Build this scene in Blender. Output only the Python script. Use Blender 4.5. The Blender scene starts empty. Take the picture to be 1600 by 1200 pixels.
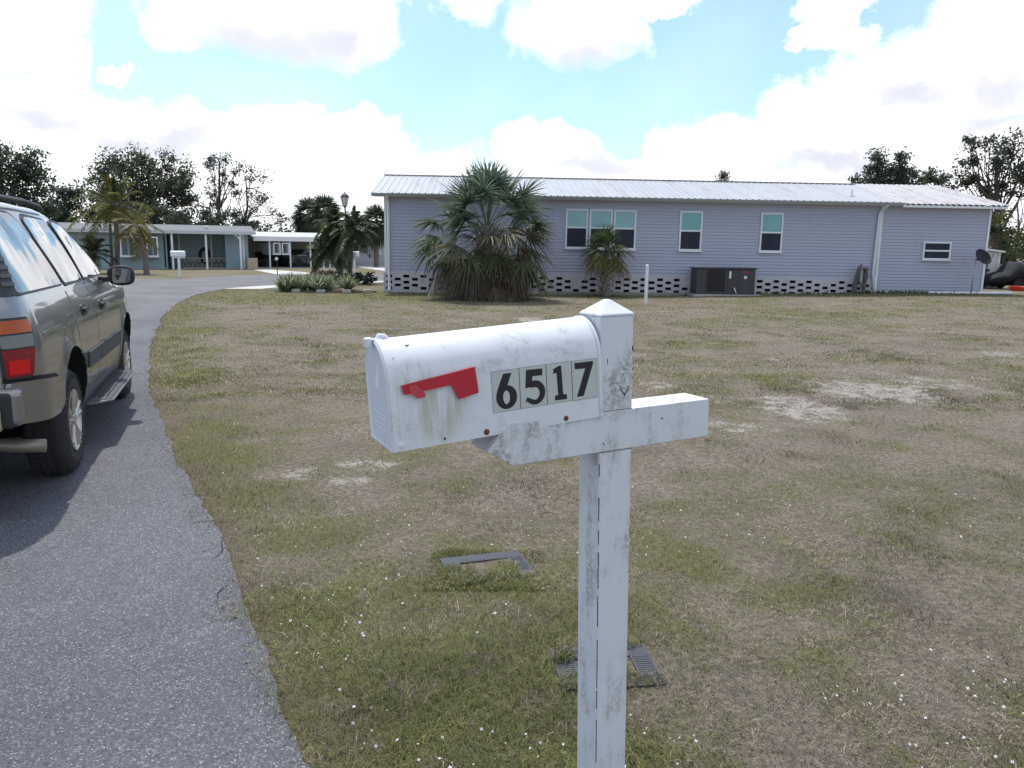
import bpy, bmesh, math, random
import numpy as np
from mathutils import Vector, Matrix
from mathutils.geometry import tessellate_polygon
R = math.radians
rng = np.random.default_rng(7); random.seed(7)
S = bpy.context.scene; COL = S.collection

# ---------------------------------------------------------------- camera
F, H0, ROLL, CH = 1210.0, 386.0, .012, 1.65          # focal (px of a 1600 wide frame), horizon row, roll, eye height
TH = math.atan((600 - H0) / F)
_f = np.array([0, math.cos(TH), -math.sin(TH)]); _u0 = np.array([0, math.sin(TH), math.cos(TH)]); _r0 = np.array([1., 0, 0])
_r = math.cos(ROLL) * _r0 + math.sin(ROLL) * _u0; _u = -math.sin(ROLL) * _r0 + math.cos(ROLL) * _u0
C0 = np.array([0, 0, CH])
def ray(px, py): return _f + _r * (px - 800) / F + _u * (600 - py) / F
def gp(px, py, z=0.):
    d = ray(px, py); return C0 + d * ((z - CH) / d[2])
def at(px, py, Y):
    d = ray(px, py); return C0 + d * (Y / d[1])
cd = bpy.data.cameras.new('camera'); cam = bpy.data.objects.new('camera', cd); COL.objects.link(cam)
cam.matrix_world = Matrix(((_r[0], _u[0], -_f[0], 0), (_r[1], _u[1], -_f[1], 0), (_r[2], _u[2], -_f[2], CH), (0, 0, 0, 1)))
cd.sensor_width = 36; cd.lens = F / 1600 * 36; cd.clip_end = 3000; cd.clip_start = .05
S.camera = cam

# ---------------------------------------------------------------- light
SUN_AZ, SUN_EL = R(-24), R(65)
sd = np.array([math.sin(SUN_AZ) * math.cos(SUN_EL), math.cos(SUN_AZ) * math.cos(SUN_EL), math.sin(SUN_EL)])
sl = bpy.data.lights.new('sun', 'SUN'); sl.energy = 2.8; sl.angle = R(1.); sl.color = (1, .95, .88)
so = bpy.data.objects.new('sun', sl); COL.objects.link(so)
so.rotation_euler = Vector(sd).to_track_quat('Z', 'Y').to_euler(); so.location = (0, 0, 30)
S.view_settings.view_transform = 'Standard'; S.view_settings.look = 'None'; S.view_settings.gamma = 1
S.view_settings.exposure = .42

class NT:
    """tiny node-tree writer"""
    def __init__(s, nt): s.nt = nt; nt.nodes.clear()
    def n(s, t, **kw):
        x = s.nt.nodes.new(t)
        for k, v in kw.items():
            if k in x.inputs.keys() if isinstance(k, str) else False: s.put(x.inputs[k], v)
            else: setattr(x, k, v)
        return x
    def put(s, inp, v):
        if isinstance(v, bpy.types.NodeSocket): s.nt.links.new(v, inp)
        elif v is not None:
            if inp.type == 'RGBA' and len(v) == 3: v = (*v, 1)
            inp.default_value = v
    def m(s, op, a, b=None, c=None, clamp=False):
        x = s.nt.nodes.new('ShaderNodeMath'); x.operation = op; x.use_clamp = clamp
        for i, v in enumerate((a, b, c)):
            if v is not None: s.put(x.inputs[i], v)
        return x.outputs[0]
    def vm(s, op, a, b=None):
        x = s.nt.nodes.new('ShaderNodeVectorMath'); x.operation = op
        s.put(x.inputs[0], a)
        if b is not None: s.put(x.inputs[1], b)
        return x.outputs[0]
    def mix(s, f, a, b, bt='MIX'):
        x = s.nt.nodes.new('ShaderNodeMix'); x.data_type = 'RGBA'; x.blend_type = bt
        s.put(x.inputs[0], f); s.put(x.inputs[6], a); s.put(x.inputs[7], b); return x.outputs[2]
    def noise(s, vec, scale, detail=4, rough=.55, dist=0, out=0):
        x = s.nt.nodes.new('ShaderNodeTexNoise'); s.put(x.inputs['Vector'], vec)
        x.inputs['Scale'].default_value = scale; x.inputs['Detail'].default_value = detail
        x.inputs['Roughness'].default_value = rough; x.inputs['Distortion'].default_value = dist
        return x.outputs[out]
    def ss(s, v, lo, hi):
        x = s.nt.nodes.new('ShaderNodeMapRange'); x.interpolation_type = 'SMOOTHSTEP'
        s.put(x.inputs[0], v); x.inputs[1].default_value = lo; x.inputs[2].default_value = hi; return x.outputs[0]

# sky: Nishita with cumulus laid out by direction
W = bpy.data.worlds.new('World'); S.world = W; W.use_nodes = True
t = NT(W.node_tree)
sky = t.n('ShaderNodeTexSky', sky_type='NISHITA', sun_disc=False, sun_elevation=SUN_EL, sun_rotation=SUN_AZ % (2 * math.pi),
          air_density=1.0, dust_density=1.2, ozone_density=1.5)
D = t.n('ShaderNodeTexCoord').outputs['Generated']
sx = t.n('ShaderNodeSeparateXYZ'); t.put(sx.inputs[0], D); X_, Y_, Z_ = sx.outputs
az0 = t.m('ARCTAN2', X_, Y_); el0 = t.m('ARCSINE', Z_)
wn = t.n('ShaderNodeSeparateColor'); t.put(wn.inputs[0], t.noise(D, 9., 6, .62, .3, 1))
az = t.m('ADD', az0, t.m('MULTIPLY', t.m('SUBTRACT', wn.outputs[0], .5), .17)); el = t.m('ADD', el0, t.m('MULTIPLY', t.m('SUBTRACT', wn.outputs[1], .5), .11))
def ae(px, py):
    d = ray(px, py); d = d / np.linalg.norm(d); return math.atan2(d[0], d[1]), math.asin(d[2])
def blob(px, py, rx, ry, tilt=0):
    a0, e0 = ae(px, py); ra, re = rx / F, ry / F
    da = t.m('MULTIPLY', t.m('SUBTRACT', az, a0), math.cos(e0)); de = t.m('SUBTRACT', el, e0)
    if tilt:
        da = t.m('ADD', da, t.m('MULTIPLY', de, tilt))
    q = t.m('ADD', t.m('POWER', t.m('ABSOLUTE', t.m('DIVIDE', da, ra)), 2.), t.m('POWER', t.m('ABSOLUTE', t.m('DIVIDE', de, re)), 2.))
    return t.m('SUBTRACT', 1., q)
def vmax(l):
    o = l[0]
    for k in l[1:]: o = t.m('MAXIMUM', o, k)
    return o
clouds = [(430, 15, 200, 88), (560, 45, 95, 42), (300, 45, 70, 45), (20, 20, 105, 95), (890, 25, 110, 78), (1000, -5, 95, 30), (740, -10, 80, 55),
          (1305, 8, 42, 30), (1306, 58, 38, 17), (190, 102, 22, 15), (215, 215, 200, 62, .35), (60, 165, 110, 62), (590, 212, 58, 32),
          (420, 235, 150, 55), (850, 250, 110, 44), (1115, 222, 95, 48), (1265, 190, 85, 66), (1400, 140, 95, 90), (1540, 100, 130, 105),
          (1450, 240, 260, 60), (950, 285, 400, 45), (1560, 30, 60, 60)]
M_ = vmax([blob(*c) for c in clouds])
band = t.m('MULTIPLY', t.m('SUBTRACT', 1., t.m('DIVIDE', el, .118)), 2.2)
M_ = t.m('MAXIMUM', M_, band)
cv = t.n('ShaderNodeCombineXYZ'); t.put(cv.inputs[0], az)
# sky outside the picture: scattered cumulus all round
away = t.ss(t.m('MAXIMUM', t.m('SUBTRACT', t.m('ABSOLUTE', az), .66), t.m('SUBTRACT', el, .40)), 0., .12)
plz = t.m('ADD', t.m('ABSOLUTE', Z_), .22)
cp = t.n('ShaderNodeCombineXYZ'); t.put(cp.inputs[0], t.m('DIVIDE', X_, plz)); t.put(cp.inputs[1], t.m('DIVIDE', Y_, plz))
Ng = t.noise(cp.outputs[0], 1.15, 5, .5)
Mg = t.m('MULTIPLY', t.m('SUBTRACT', Ng, .50), 9.)
M_ = t.m('ADD', t.m('MULTIPLY', M_, t.m('SUBTRACT', 1., away)), t.m('MULTIPLY', Mg, away))
N1 = t.noise(D, 7., 9, .56, .25); N2 = t.noise(D, 19., 6, .6, .2)
dens = t.m('ADD', M_, t.m('ADD', t.m('MULTIPLY', t.m('SUBTRACT', N1, .5), 2.3), t.m('MULTIPLY', t.m('SUBTRACT', N2, .5), .9)))
cover = t.m('MAXIMUM', t.ss(dens, -.12, .72), t.m('MULTIPLY', t.ss(t.noise(D, 3., 5, .6, .5), .25, .75), .20))
greys = [(420, 72, 115, 40), (500, 60, 60, 30), (905, 78, 62, 28, .4), (1565, 132, 60, 38), (1390, 140, 45, 22), (1290, 252, 95, 16), (260, 222, 90, 22), (70, 188, 70, 22), (940, 262, 90, 14), (1530, 190, 60, 22)]
G_ = vmax([blob(*g) for g in greys])
gd = t.m('ADD', G_, t.m('MULTIPLY', t.m('SUBTRACT', N1, .5), 2.6))
gd = t.m('ADD', t.m('MULTIPLY', gd, t.m('SUBTRACT', 1., away)), t.m('MULTIPLY', t.m('SUBTRACT', dens, 1.5), t.m('MULTIPLY', away, .5)))
grey = t.ss(gd, -.9, 1.3)
ccol = t.mix(grey, (1.05, 1.06, 1.10), (.62, .63, .72))
skyc = t.mix(1., sky.outputs[0], (.82, .98, 1.04), 'MULTIPLY')
haze = t.ss(el, .42, .02)
bg1 = t.n('ShaderNodeBackground'); t.put(bg1.inputs[0], skyc); bg1.inputs[1].default_value = .145
bg2 = t.n('ShaderNodeBackground'); t.put(bg2.inputs[0], ccol); bg2.inputs[1].default_value = 1.0
ms = t.n('ShaderNodeMixShader'); t.put(ms.inputs[0], cover); t.put(ms.inputs[1], bg1.outputs[0]); t.put(ms.inputs[2], bg2.outputs[0])
wo = t.n('ShaderNodeOutputWorld'); t.put(wo.inputs[0], ms.outputs[0])
try: W.cycles.sampling_method = 'MANUAL'; W.cycles.sample_map_resolution = 512
except Exception: pass
S.cycles.max_bounces = 6; S.cycles.transparent_max_bounces = 6; S.cycles.use_denoising = True

# ---------------------------------------------------------------- materials
def newmat(name):
    m = bpy.data.materials.new(name); m.use_nodes = True; t = NT(m.node_tree)
    b = t.n('ShaderNodeBsdfPrincipled'); o = t.n('ShaderNodeOutputMaterial'); t.nt.links.new(b.outputs[0], o.inputs[0])
    return m, t, b, o
def pm(name, col, rough=.6, metal=0., var=.12, scale=3., bump=0., bscale=40., spec=.5, coat=0., dirt=None, dirt_scale=2., dirt_amt=.5, stretch=None):
    m, t, b, o = newmat(name)
    P = t.n('ShaderNodeTexCoord').outputs['Object']
    if stretch: P = t.vm('MULTIPLY', P, stretch)
    n = t.noise(P, scale, 6, .6)
    c = t.mix(n, tuple(x * (1 - var) for x in col), tuple(min(1, x * (1 + var)) for x in col))
    if dirt:
        dn = t.ss(t.noise(P, dirt_scale, 8, .65, .6), .52, .52 + .25)
        c = t.mix(t.m('MULTIPLY', dn, dirt_amt), c, dirt)
    t.put(b.inputs['Base Color'], c); t.put(b.inputs['Roughness'], t.m('ADD', rough - .08, t.m('MULTIPLY', n, .16)))
    b.inputs['Metallic'].default_value = metal; b.inputs['Specular IOR Level'].default_value = spec; b.inputs['Coat Weight'].default_value = coat
    b.inputs['Coat Roughness'].default_value = .04
    if bump:
        bp = t.n('ShaderNodeBump'); bp.inputs['Strength'].default_value = bump; bp.inputs['Distance'].default_value = .01
        t.put(bp.inputs['Height'], t.noise(P, bscale, 5, .6)); t.put(b.inputs['Normal'], bp.outputs[0])
    return m
def leafmat(name, trans=.35, rough=.5, scale=.8, var=.3):
    m, t, b, o = newmat(name)
    a = t.n('ShaderNodeAttribute', attribute_name='tint').outputs['Color']
    P = t.n('ShaderNodeTexCoord').outputs['Object']
    c = t.mix(1., a, t.mix(t.noise(P, scale, 3), (1 - var,) * 3, (1 + var,) * 3), 'MULTIPLY')
    t.put(b.inputs['Base Color'], c); b.inputs['Roughness'].default_value = rough; b.inputs['Specular IOR Level'].default_value = .3
    tr = t.n('ShaderNodeBsdfTranslucent'); t.put(tr.inputs[0], c)
    mx = t.n('ShaderNodeMixShader'); mx.inputs[0].default_value = trans
    t.put(mx.inputs[1], b.outputs[0]); t.put(mx.inputs[2], tr.outputs[0]); t.put(o.inputs[0], mx.outputs[0])
    return m

M = {}
M['leaf'] = leafmat('foliage', .48); M['grass'] = leafmat('grass_blades', .3, .6, 1.5, .2)
M['bark'] = pm('bark', (.10, .08, .065), .9, var=.4, scale=6, bump=.6, bscale=14)
M['palmbark'] = pm('palm_bark', (.16, .13, .115), .9, var=.45, scale=9, bump=.8, bscale=18, stretch=(1, 1, 3))
M['white'] = pm('white_metal_paint', (.72, .73, .74), .45, var=.06, scale=2, dirt=(.45, .44, .40), dirt_amt=.25)
M['dark'] = pm('dark_plastic', (.018, .018, .02), .55, var=.3)
M['black'] = pm('black_iron', (.01, .01, .012), .5, var=.2)
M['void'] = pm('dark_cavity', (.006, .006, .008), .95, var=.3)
M['concrete'] = pm('concrete', (.42, .40, .37), .9, var=.18, scale=2.5, bump=.3, bscale=30)
M['block'] = pm('painted_block', (.52, .49, .52), .9, var=.15, scale=5, bump=.4, bscale=40, dirt=(.2, .18, .16), dirt_amt=.45)
M['steel'] = pm('galvanised_steel', (.45, .46, .48), .45, metal=.7, var=.15)

# ---------------------------------------------------------------- mesh helpers
class MB:
    def __init__(s): s.v = []; s.f = []; s.m = []; s.c = None
    def add(s, vs, fs, mi=0):
        k = len(s.v); s.v += [tuple(map(float, p)) for p in vs]; s.f += [tuple(i + k for i in f) for f in fs]; s.m += [mi] * len(fs)
    def box(s, x0, x1, y0, y1, z0, z1, mi=0):
        v = [(x, y, z) for z in (z0, z1) for y in (y0, y1) for x in (x0, x1)]
        s.add(v, [(0, 2, 3, 1), (4, 5, 7, 6), (0, 1, 5, 4), (2, 6, 7, 3), (0, 4, 6, 2), (1, 3, 7, 5)], mi); return s
    def obox(s, c, size, rot=(0, 0, 0), mi=0):
        from mathutils import Euler
        E = Euler(rot).to_matrix(); h = [q / 2 for q in size]
        v = [Vector(c) + E @ Vector((x * h[0], y * h[1], z * h[2])) for z in (-1, 1) for y in (-1, 1) for x in (-1, 1)]
        s.add(v, [(0, 2, 3, 1), (4, 5, 7, 6), (0, 1, 5, 4), (2, 6, 7, 3), (0, 4, 6, 2), (1, 3, 7, 5)], mi); return s
    def tube(s, pts, r, n=8, cap=True, mi=0):
        pts = [Vector(p) for p in pts]; rs = r if hasattr(r, '__len__') else [r] * len(pts)
        vs = []; fs = []
        ref = Vector((0, 0, 1)) if abs((pts[-1] - pts[0]).normalized().z) < .9 else Vector((1, 0, 0))
        for i, p in enumerate(pts):
            d = (pts[min(i + 1, len(pts) - 1)] - pts[max(i - 1, 0)]).normalized()
            a = d.cross(ref).normalized(); b = d.cross(a)
            for j in range(n):
                th = 2 * math.pi * j / n; vs.append(p + (a * math.cos(th) + b * math.sin(th)) * rs[i])
        for i in range(len(pts) - 1):
            for j in range(n): fs.append((i * n + j, i * n + (j + 1) % n, (i + 1) * n + (j + 1) % n, (i + 1) * n + j))
        if cap: fs += [tuple(range(n))[::-1], tuple(range((len(pts) - 1) * n, len(pts) * n))]
        s.add(vs, fs, mi); return s
    def lathe(s, prof, c=(0, 0, 0), axis='z', n=24, mi=0):
        vs = []; fs = []; k = len(prof)
        for j in range(n):
            th = 2 * math.pi * j / n
            for r, h in prof:
                a, b = r * math.cos(th), r * math.sin(th)
                p = (a, b, h) if axis == 'z' else ((a, h, b) if axis == 'y' else (h, a, b))
                vs.append(Vector(p) + Vector(c))
        for j in range(n):
            for i in range(k - 1):
                a, b = j * k + i, ((j + 1) % n) * k + i; fs.append((a, b, b + 1, a + 1))
        s.add(vs, fs, mi); return s
    def prism(s, poly, fn, d0, d1, mi=0, holes=()):
        """poly of 2D points; fn(u, v, d) -> 3D; extruded between d0 and d1"""
        loops = [list(poly)] + [list(h) for h in holes]
        tris = tessellate_polygon([[Vector((a, b, 0)) for a, b in l] for l in loops])
        flat = [p for l in loops for p in l]; n = len(flat)
        vs = [fn(a, b, d0) for a, b in flat] + [fn(a, b, d1) for a, b in flat]
        fs = [tuple(q) for q in tris] + [tuple(i + n for i in q)[::-1] for q in tris]
        o = 0
        for l in loops:
            k = len(l)
            for i in range(k): a, b = o + i, o + (i + 1) % k; fs.append((a, b, b + n, a + n))
            o += k
        s.add(vs, fs, mi); return s
    def build(s, name, mats, parent=None, smooth=False, bevel=0, seg=2, fixn=True, angle=35):
        me = bpy.data.meshes.new(name); me.from_pydata(s.v, [], s.f); 
        mats = mats if isinstance(mats, (list, tuple)) else [mats]
        for q in mats: me.materials.append(q)
        if len(mats) > 1: me.polygons.foreach_set('material_index', s.m)
        if fixn:
            bm = bmesh.new(); bm.from_mesh(me); bmesh.ops.recalc_face_normals(bm, faces=bm.faces); bm.to_mesh(me); bm.free()
        o = bpy.data.objects.new(name, me); COL.objects.link(o)
        if parent: o.parent = parent
        if bevel:
            b = o.modifiers.new('bevel', 'BEVEL'); b.width = bevel; b.segments = seg; b.limit_method = 'ANGLE'; b.angle_limit = R(angle)
        if smooth:
            me.polygons.foreach_set('use_smooth', [True] * len(me.polygons))
            if smooth == 'auto':
                bm = bmesh.new(); bm.from_mesh(me)
                for e in bm.edges:
                    if len(e.link_faces) == 2 and e.calc_face_angle(0) > R(38): e.smooth = False
                bm.to_mesh(me); bm.free()
        me.update(); return o
def empty(name, loc=(0, 0, 0), rz=0., rx=0., ry=0.):
    o = bpy.data.objects.new(name, None); COL.objects.link(o); o.location = loc; o.rotation_euler = (rx, ry, rz); return o
def tag(o, label=None, cat=None, group=None, kind=None):
    if label: o['label'] = label
    if cat: o['category'] = cat
    if group: o['group'] = group
    if kind: o['kind'] = kind
    return o
def npmesh(name, V, Fq, cols, mat, parent=None, smooth=False):
    """V (n,3); Fq (m,k) all faces the same size; cols (n,3)"""
    me = bpy.data.meshes.new(name); k = Fq.shape[1]
    me.vertices.add(len(V)); me.vertices.foreach_set('co', V.astype(np.float32).ravel())
    me.loops.add(Fq.size); me.loops.foreach_set('vertex_index', Fq.astype(np.int32).ravel())
    me.polygons.add(len(Fq)); me.polygons.foreach_set('loop_start', np.arange(0, Fq.size, k, dtype=np.int32)); me.polygons.foreach_set('loop_total', np.full(len(Fq), k, np.int32))
    if cols is not None:
        a = me.color_attributes.new('tint', 'FLOAT_COLOR', 'POINT'); a.data.foreach_set('color', np.concatenate([cols, np.ones((len(cols), 1))], 1).astype(np.float32).ravel())
    me.materials.append(mat); me.update(calc_edges=True); me.validate()
    if smooth: me.polygons.foreach_set('use_smooth', [True] * len(me.polygons))
    o = bpy.data.objects.new(name, me); COL.objects.link(o)
    if parent: o.parent = parent
    return o

# value noise in numpy for ground patches
_perm = rng.random((256, 256))
def vnoise(x, y, s, octv=3):
    x = np.asarray(x, float) * s; y = np.asarray(y, float) * s; o = 0; a = 1; tot = 0
    for k in range(octv):
        xi = np.floor(x).astype(int); yi = np.floor(y).astype(int); fx = x - xi; fy = y - yi
        fx = fx * fx * (3 - 2 * fx); fy = fy * fy * (3 - 2 * fy)
        g = lambda i, j: _perm[(i + 37 * k) % 256, (j + 91 * k) % 256]
        o = o + a * ((g(xi, yi) * (1 - fx) + g(xi + 1, yi) * fx) * (1 - fy) + (g(xi, yi + 1) * (1 - fx) + g(xi + 1, yi + 1) * fx) * fy)
        tot += a; a *= .5; x = x * 2.03; y = y * 2.03
    return o / tot
def sst(v, lo, hi):
    q = np.clip((np.asarray(v, float) - lo) / (hi - lo), 0, 1); return q * q * (3 - 2 * q)

# ---------------------------------------------------------------- ground, road
EDGE = np.array([(.9, -10), (.35, -3), (-.05, .6), (-.36, 1.6), (-.60, 2.23), (-.82, 2.58), (-1.02, 2.93), (-1.29, 3.39), (-1.58, 4.0), (-1.97, 4.73), (-2.35, 5.34), (-2.9, 6.34),
                 (-3.6, 7.6), (-4.5, 9.48), (-5.88, 12.5), (-7.63, 16.8), (-9.26, 21.3), (-10.3, 25.5), (-10.6, 28.5), (-10.1, 30.5), (-9.4, 31.7), (-8.95, 32.9), (-7.6, 35), (-5.6, 37), (-2, 38.6), (8, 40), (40, 43)])
def edge_x(y): return np.interp(y, EDGE[:20, 1], EDGE[:20, 0])
def gh(x, y):
    x = np.asarray(x, float); y = np.asarray(y, float)
    rise = .15 * sst(x, 3, 15) * sst(y, 14, 27) * (1 - sst(y, 45, 60))
    away = sst(x - np.where(y < 32, edge_x(np.minimum(y, 32)), 50), .2, 1.6)
    return rise + away * ((vnoise(x, y, .35, 2) - .5) * .07 + (vnoise(x + 50, y, 2.3, 2) - .5) * .022)
def sandmask(x, y, soft=False):
    o = np.zeros_like(np.asarray(x, float))
    for px, py, rx, ry, k in [(825, 498, 34, 4, 1.), (1250, 637, 75, 22, 1.1), (1370, 612, 120, 24, 1.), (1450, 597, 90, 14, .8), (1570, 553, 45, 7, .8), (1520, 610, 70, 14, .6),
                              (1030, 600, 45, 7, .9), (1130, 668, 90, 14, .8), (1120, 620, 40, 12, .6), (540, 752, 60, 12, .9), (450, 738, 60, 16, .75), (575, 725, 60, 13, .85), (540, 672, 70, 12, .6), (1440, 552, 25, 4, .7),
                              (1215, 561, 30, 5, .7), (1300, 575, 120, 25, .35), (640, 700, 80, 20, .3)]:
        c = gp(px, py); a = gp(px - rx, py); b = gp(px, py - ry); r1 = abs(c[0] - a[0]); r2 = abs(b[1] - c[1])
        o = np.maximum(o, k * np.clip(1.3 - ((x - c[0]) / r1) ** 2 - ((y - c[1]) / r2) ** 2, 0, 1))
    if soft: return o
    n = vnoise(x, y, 2.2, 4)
    return np.clip(sst(o + (n - .5) * 1.9, .45, .95), 0, 1) * (o > 0)
def greenmask(x, y):
    x = np.asarray(x, float); y = np.asarray(y, float)
    n = vnoise(x + 9, y + 4, .8, 4); n2 = vnoise(x, y + 30, 3.1, 3)
    near = .09 * (1 - sst(y, 2.5, 6.0)) + .07 * sst(y, 15, 24) 
    ed = .20 * (1 - sst(np.abs(x - edge_x(np.minimum(y, 32))), .2, 1.5))
    strip = .5 * np.exp(-((y - 27.6 - .04 * x) / .7) ** 2) * (x > -6) + .25 * np.exp(-((y - 25.5) / 2.5) ** 2) * (x < -1)
    return np.clip(sst(n * .50 + n2 * .50 + near + ed + strip, .36, .80), 0, 1)
def axis(parts):
    o = []
    for a, b, s in parts: o += list(np.arange(a, b, s))
    return np.array(o + [parts[-1][1]])
gx = axis([(-600, -100, 50), (-100, -30, 6), (-30, -10, 1), (-10, -3, .25), (-3, 5, .085), (5, 14, .22), (14, 40, 1), (40, 100, 6), (100, 600, 50)])
gy = axis([(-100, -10, 10), (-10, 1, 1), (1, 8, .085), (8, 16, .18), (16, 34, .45), (34, 70, 2), (70, 150, 10), (150, 1500, 90)])
GX, GY = np.meshgrid(gx, gy); gxf, gyf = GX.ravel(), GY.ravel()
gv = np.stack([gxf, gyf, gh(gxf, gyf)], 1); nx, ny = len(gx), len(gy)
idx = np.arange(nx * ny).reshape(ny, nx)
gf = np.stack([idx[:-1, :-1], idx[:-1, 1:], idx[1:, 1:], idx[1:, :-1]], -1).reshape(-1, 4)
gcol = np.stack([greenmask(gxf, gyf), np.clip(sandmask(gxf, gyf, True), 0, 1), sst(np.abs(gxf - edge_x(np.minimum(gyf, 32))) + (vnoise(gxf, gyf, 4, 2) - .5) * .25, .22, .04)], 1)
m, t, b, o_ = newmat('dry_lawn')
A = t.n('ShaderNodeAttribute', attribute_name='tint').outputs['Color']; sp = t.n('ShaderNodeSeparateColor'); t.put(sp.inputs[0], A)
P = t.n('ShaderNodeTexCoord').outputs['Object']
n1 = t.noise(P, 28, 8, .7); n2 = t.noise(P, 5, 6, .65, .4); n3 = t.noise(P, .9, 5, .6); n4 = t.noise(P, 110, 4, .7)
straw = t.mix(n2, (.120, .102, .086), (.220, .190, .152)); straw = t.mix(t.ss(n1, .38, .66), straw, (.32, .275, .222))
straw = t.mix(t.m('MULTIPLY', t.ss(n3, .48, .7), .5), straw, (.125, .102, .098))
green = t.mix(n1, (.09, .092, .035), (.215, .205, .090))
g = t.m('MULTIPLY', sp.outputs[0], t.ss(t.m('ADD', n1, t.m('MULTIPLY', n2, .6)), .50, .90))
c = t.mix(t.m('MULTIPLY', g, .95), straw, green)
sandc = t.mix(n1, (.27, .24, .22), (.54, .49, .455))
sm = t.m('MULTIPLY', t.ss(sp.outputs[1], 0., .25), t.ss(t.m('ADD', sp.outputs[1], t.m('ADD', t.m('MULTIPLY', t.m('SUBTRACT', n2, .5), 3.2), t.m('MULTIPLY', t.m('SUBTRACT', n1, .5), 3.0))), .60, 1.30)); c = t.mix(sm, c, sandc)
c = t.mix(t.m('MULTIPLY', sp.outputs[2], .7), c, t.mix(n2, (.12, .085, .065), (.25, .20, .165)))
c = t.mix(t.m('MULTIPLY', t.ss(n4, .5, .3), .55), c, (.03, .026, .02))
t.put(b.inputs['Base Color'], c); b.inputs['Roughness'].default_value = 1; b.inputs['Specular IOR Level'].default_value = .1
bp = t.n('ShaderNodeBump'); bp.inputs['Strength'].default_value = .9; bp.inputs['Distance'].default_value = .03
t.put(bp.inputs['Height'], t.m('ADD', n1, t.m('MULTIPLY', n4, .6))); t.put(b.inputs['Normal'], bp.outputs[0])
ground = tag(npmesh('ground', gv, gf, gcol, m, smooth=True), kind='structure')

# asphalt
m, t, b, o_ = newmat('asphalt'); P = t.n('ShaderNodeTexCoord').outputs['Object']
vo = t.n('ShaderNodeTexVoronoi'); t.put(vo.inputs['Vector'], P); vo.inputs['Scale'].default_value = 210; vo.inputs['Randomness'].default_value = 1
hs = t.n('ShaderNodeSeparateColor'); t.put(hs.inputs[0], vo.outputs['Color'])
vo2 = t.n('ShaderNodeTexVoronoi'); t.put(vo2.inputs['Vector'], P); vo2.inputs['Scale'].default_value = 95
h2 = t.n('ShaderNodeSeparateColor'); t.put(h2.inputs[0], vo2.outputs['Color'])
n = t.noise(P, .6, 6, .6); nn = t.noise(P, 6, 5, .6)
c = t.mix(hs.outputs[0], (.070, .071, .082), (.150, .152, .172))
c = t.mix(t.ss(hs.outputs[1], .92, 1.0), c, (.38, .38, .385))
c = t.mix(t.m('MULTIPLY', t.ss(h2.outputs[0], .90, 1.), .55), c, (.27, .27, .28))
c = t.mix(t.m('MULTIPLY', t.ss(h2.outputs[1], .86, 1.), .5), c, (.04, .04, .042))
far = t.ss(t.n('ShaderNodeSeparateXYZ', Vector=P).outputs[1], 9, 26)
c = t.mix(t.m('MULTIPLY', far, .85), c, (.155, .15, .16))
c = t.mix(1., c, t.mix(t.ss(n, .3, .7), (.84,) * 3, (1.16,) * 3), 'MULTIPLY'); c = t.mix(1., c, t.mix(nn, (.9,) * 3, (1.1,) * 3), 'MULTIPLY')
t.put(b.inputs['Base Color'], c); b.inputs['Roughness'].default_value = .85; b.inputs['Specular IOR Level'].default_value = .35
bp = t.n('ShaderNodeBump'); bp.inputs['Strength'].default_value = .7; bp.inputs['Distance'].default_value = .006
t.put(bp.inputs['Height'], vo.outputs['Distance']); t.put(b.inputs['Normal'], bp.outputs[0]); M['asphalt'] = m
def densify(P, step, jag):
    P = np.array(P, float); out = []
    for a, b_ in zip(P[:-1], P[1:]):
        L = np.linalg.norm(b_ - a); k = max(1, int(L / step))
        out += [a + (b_ - a) * i / k for i in range(k)]
    out.append(P[-1]); out = np.array(out)
    # smooth, then jag
    for _ in range(int(.5 / step)): out[1:-1] = (out[:-2] + out[1:-1] * 2 + out[2:]) / 4
    n = (vnoise(out[:, 0], out[:, 1], .9, 2) - .5) * 1.1 + (vnoise(out[:, 0] + 20, out[:, 1], 4.3, 4) - .5) * .95
    d = np.gradient(out, axis=0); nn = np.stack([d[:, 1], -d[:, 0]], 1); nn /= np.linalg.norm(nn, axis=1)[:, None] + 1e-9
    return out + nn * (n * jag)[:, None]
e1 = densify(EDGE[2:18], .045, .10); e0 = EDGE[:2]; e2 = EDGE[18:]
left = [(40, 50), (0, 47), (-8.8, 44.9), (-11.2, 44.2), (-12.6, 43.7), (-13.9, 42.3), (-14.8, 39.4), (-15.4, 36.9), (-16.8, 35.8), (-18.3, 35.9), (-30, 37), (-60, 39), (-60, 31), (-24, 27.5), (-16, 16), (-11.5, 5), (-8.5, -3), (-7, -10)]
poly = [tuple(p) for p in e0] + [tuple(p) for p in e1] + [tuple(p) for p in e2] + left
mb = MB(); mb.prism(poly, lambda a, b_, d: (a, b_, d), -.03, .012)
tag(mb.build('road', M['asphalt']), kind='structure')
def slab(name, pts, z0, z1, mat, kind='structure'):
    mb = MB(); mb.prism([tuple(p[:2]) for p in pts], lambda a, b_, d: (a, b_, d), z0, z1); return tag(mb.build(name, mat), kind=kind)
M['pale_concrete'] = pm('pale_concrete', (.50, .48, .45), .9, var=.12, scale=1.2, bump=.2, bscale=20)
g1 = EDGE[18:24]; off = np.array([(1.25, .1), (1.2, -.5), (1.1, -.8), (.9, -1.0), (.8, -1.1), (.5, -1.2)])
slab('kerb', list(g1) + list((g1 + off)[::-1]), -.02, .026, M['pale_concrete'])
slab('driveway', [gp(*p) for p in [(396, 422.5), (420, 422), (470, 425.5), (497, 428), (455, 430.5), (430, 429)]], -.02, .03, M['pale_concrete'])
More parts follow.
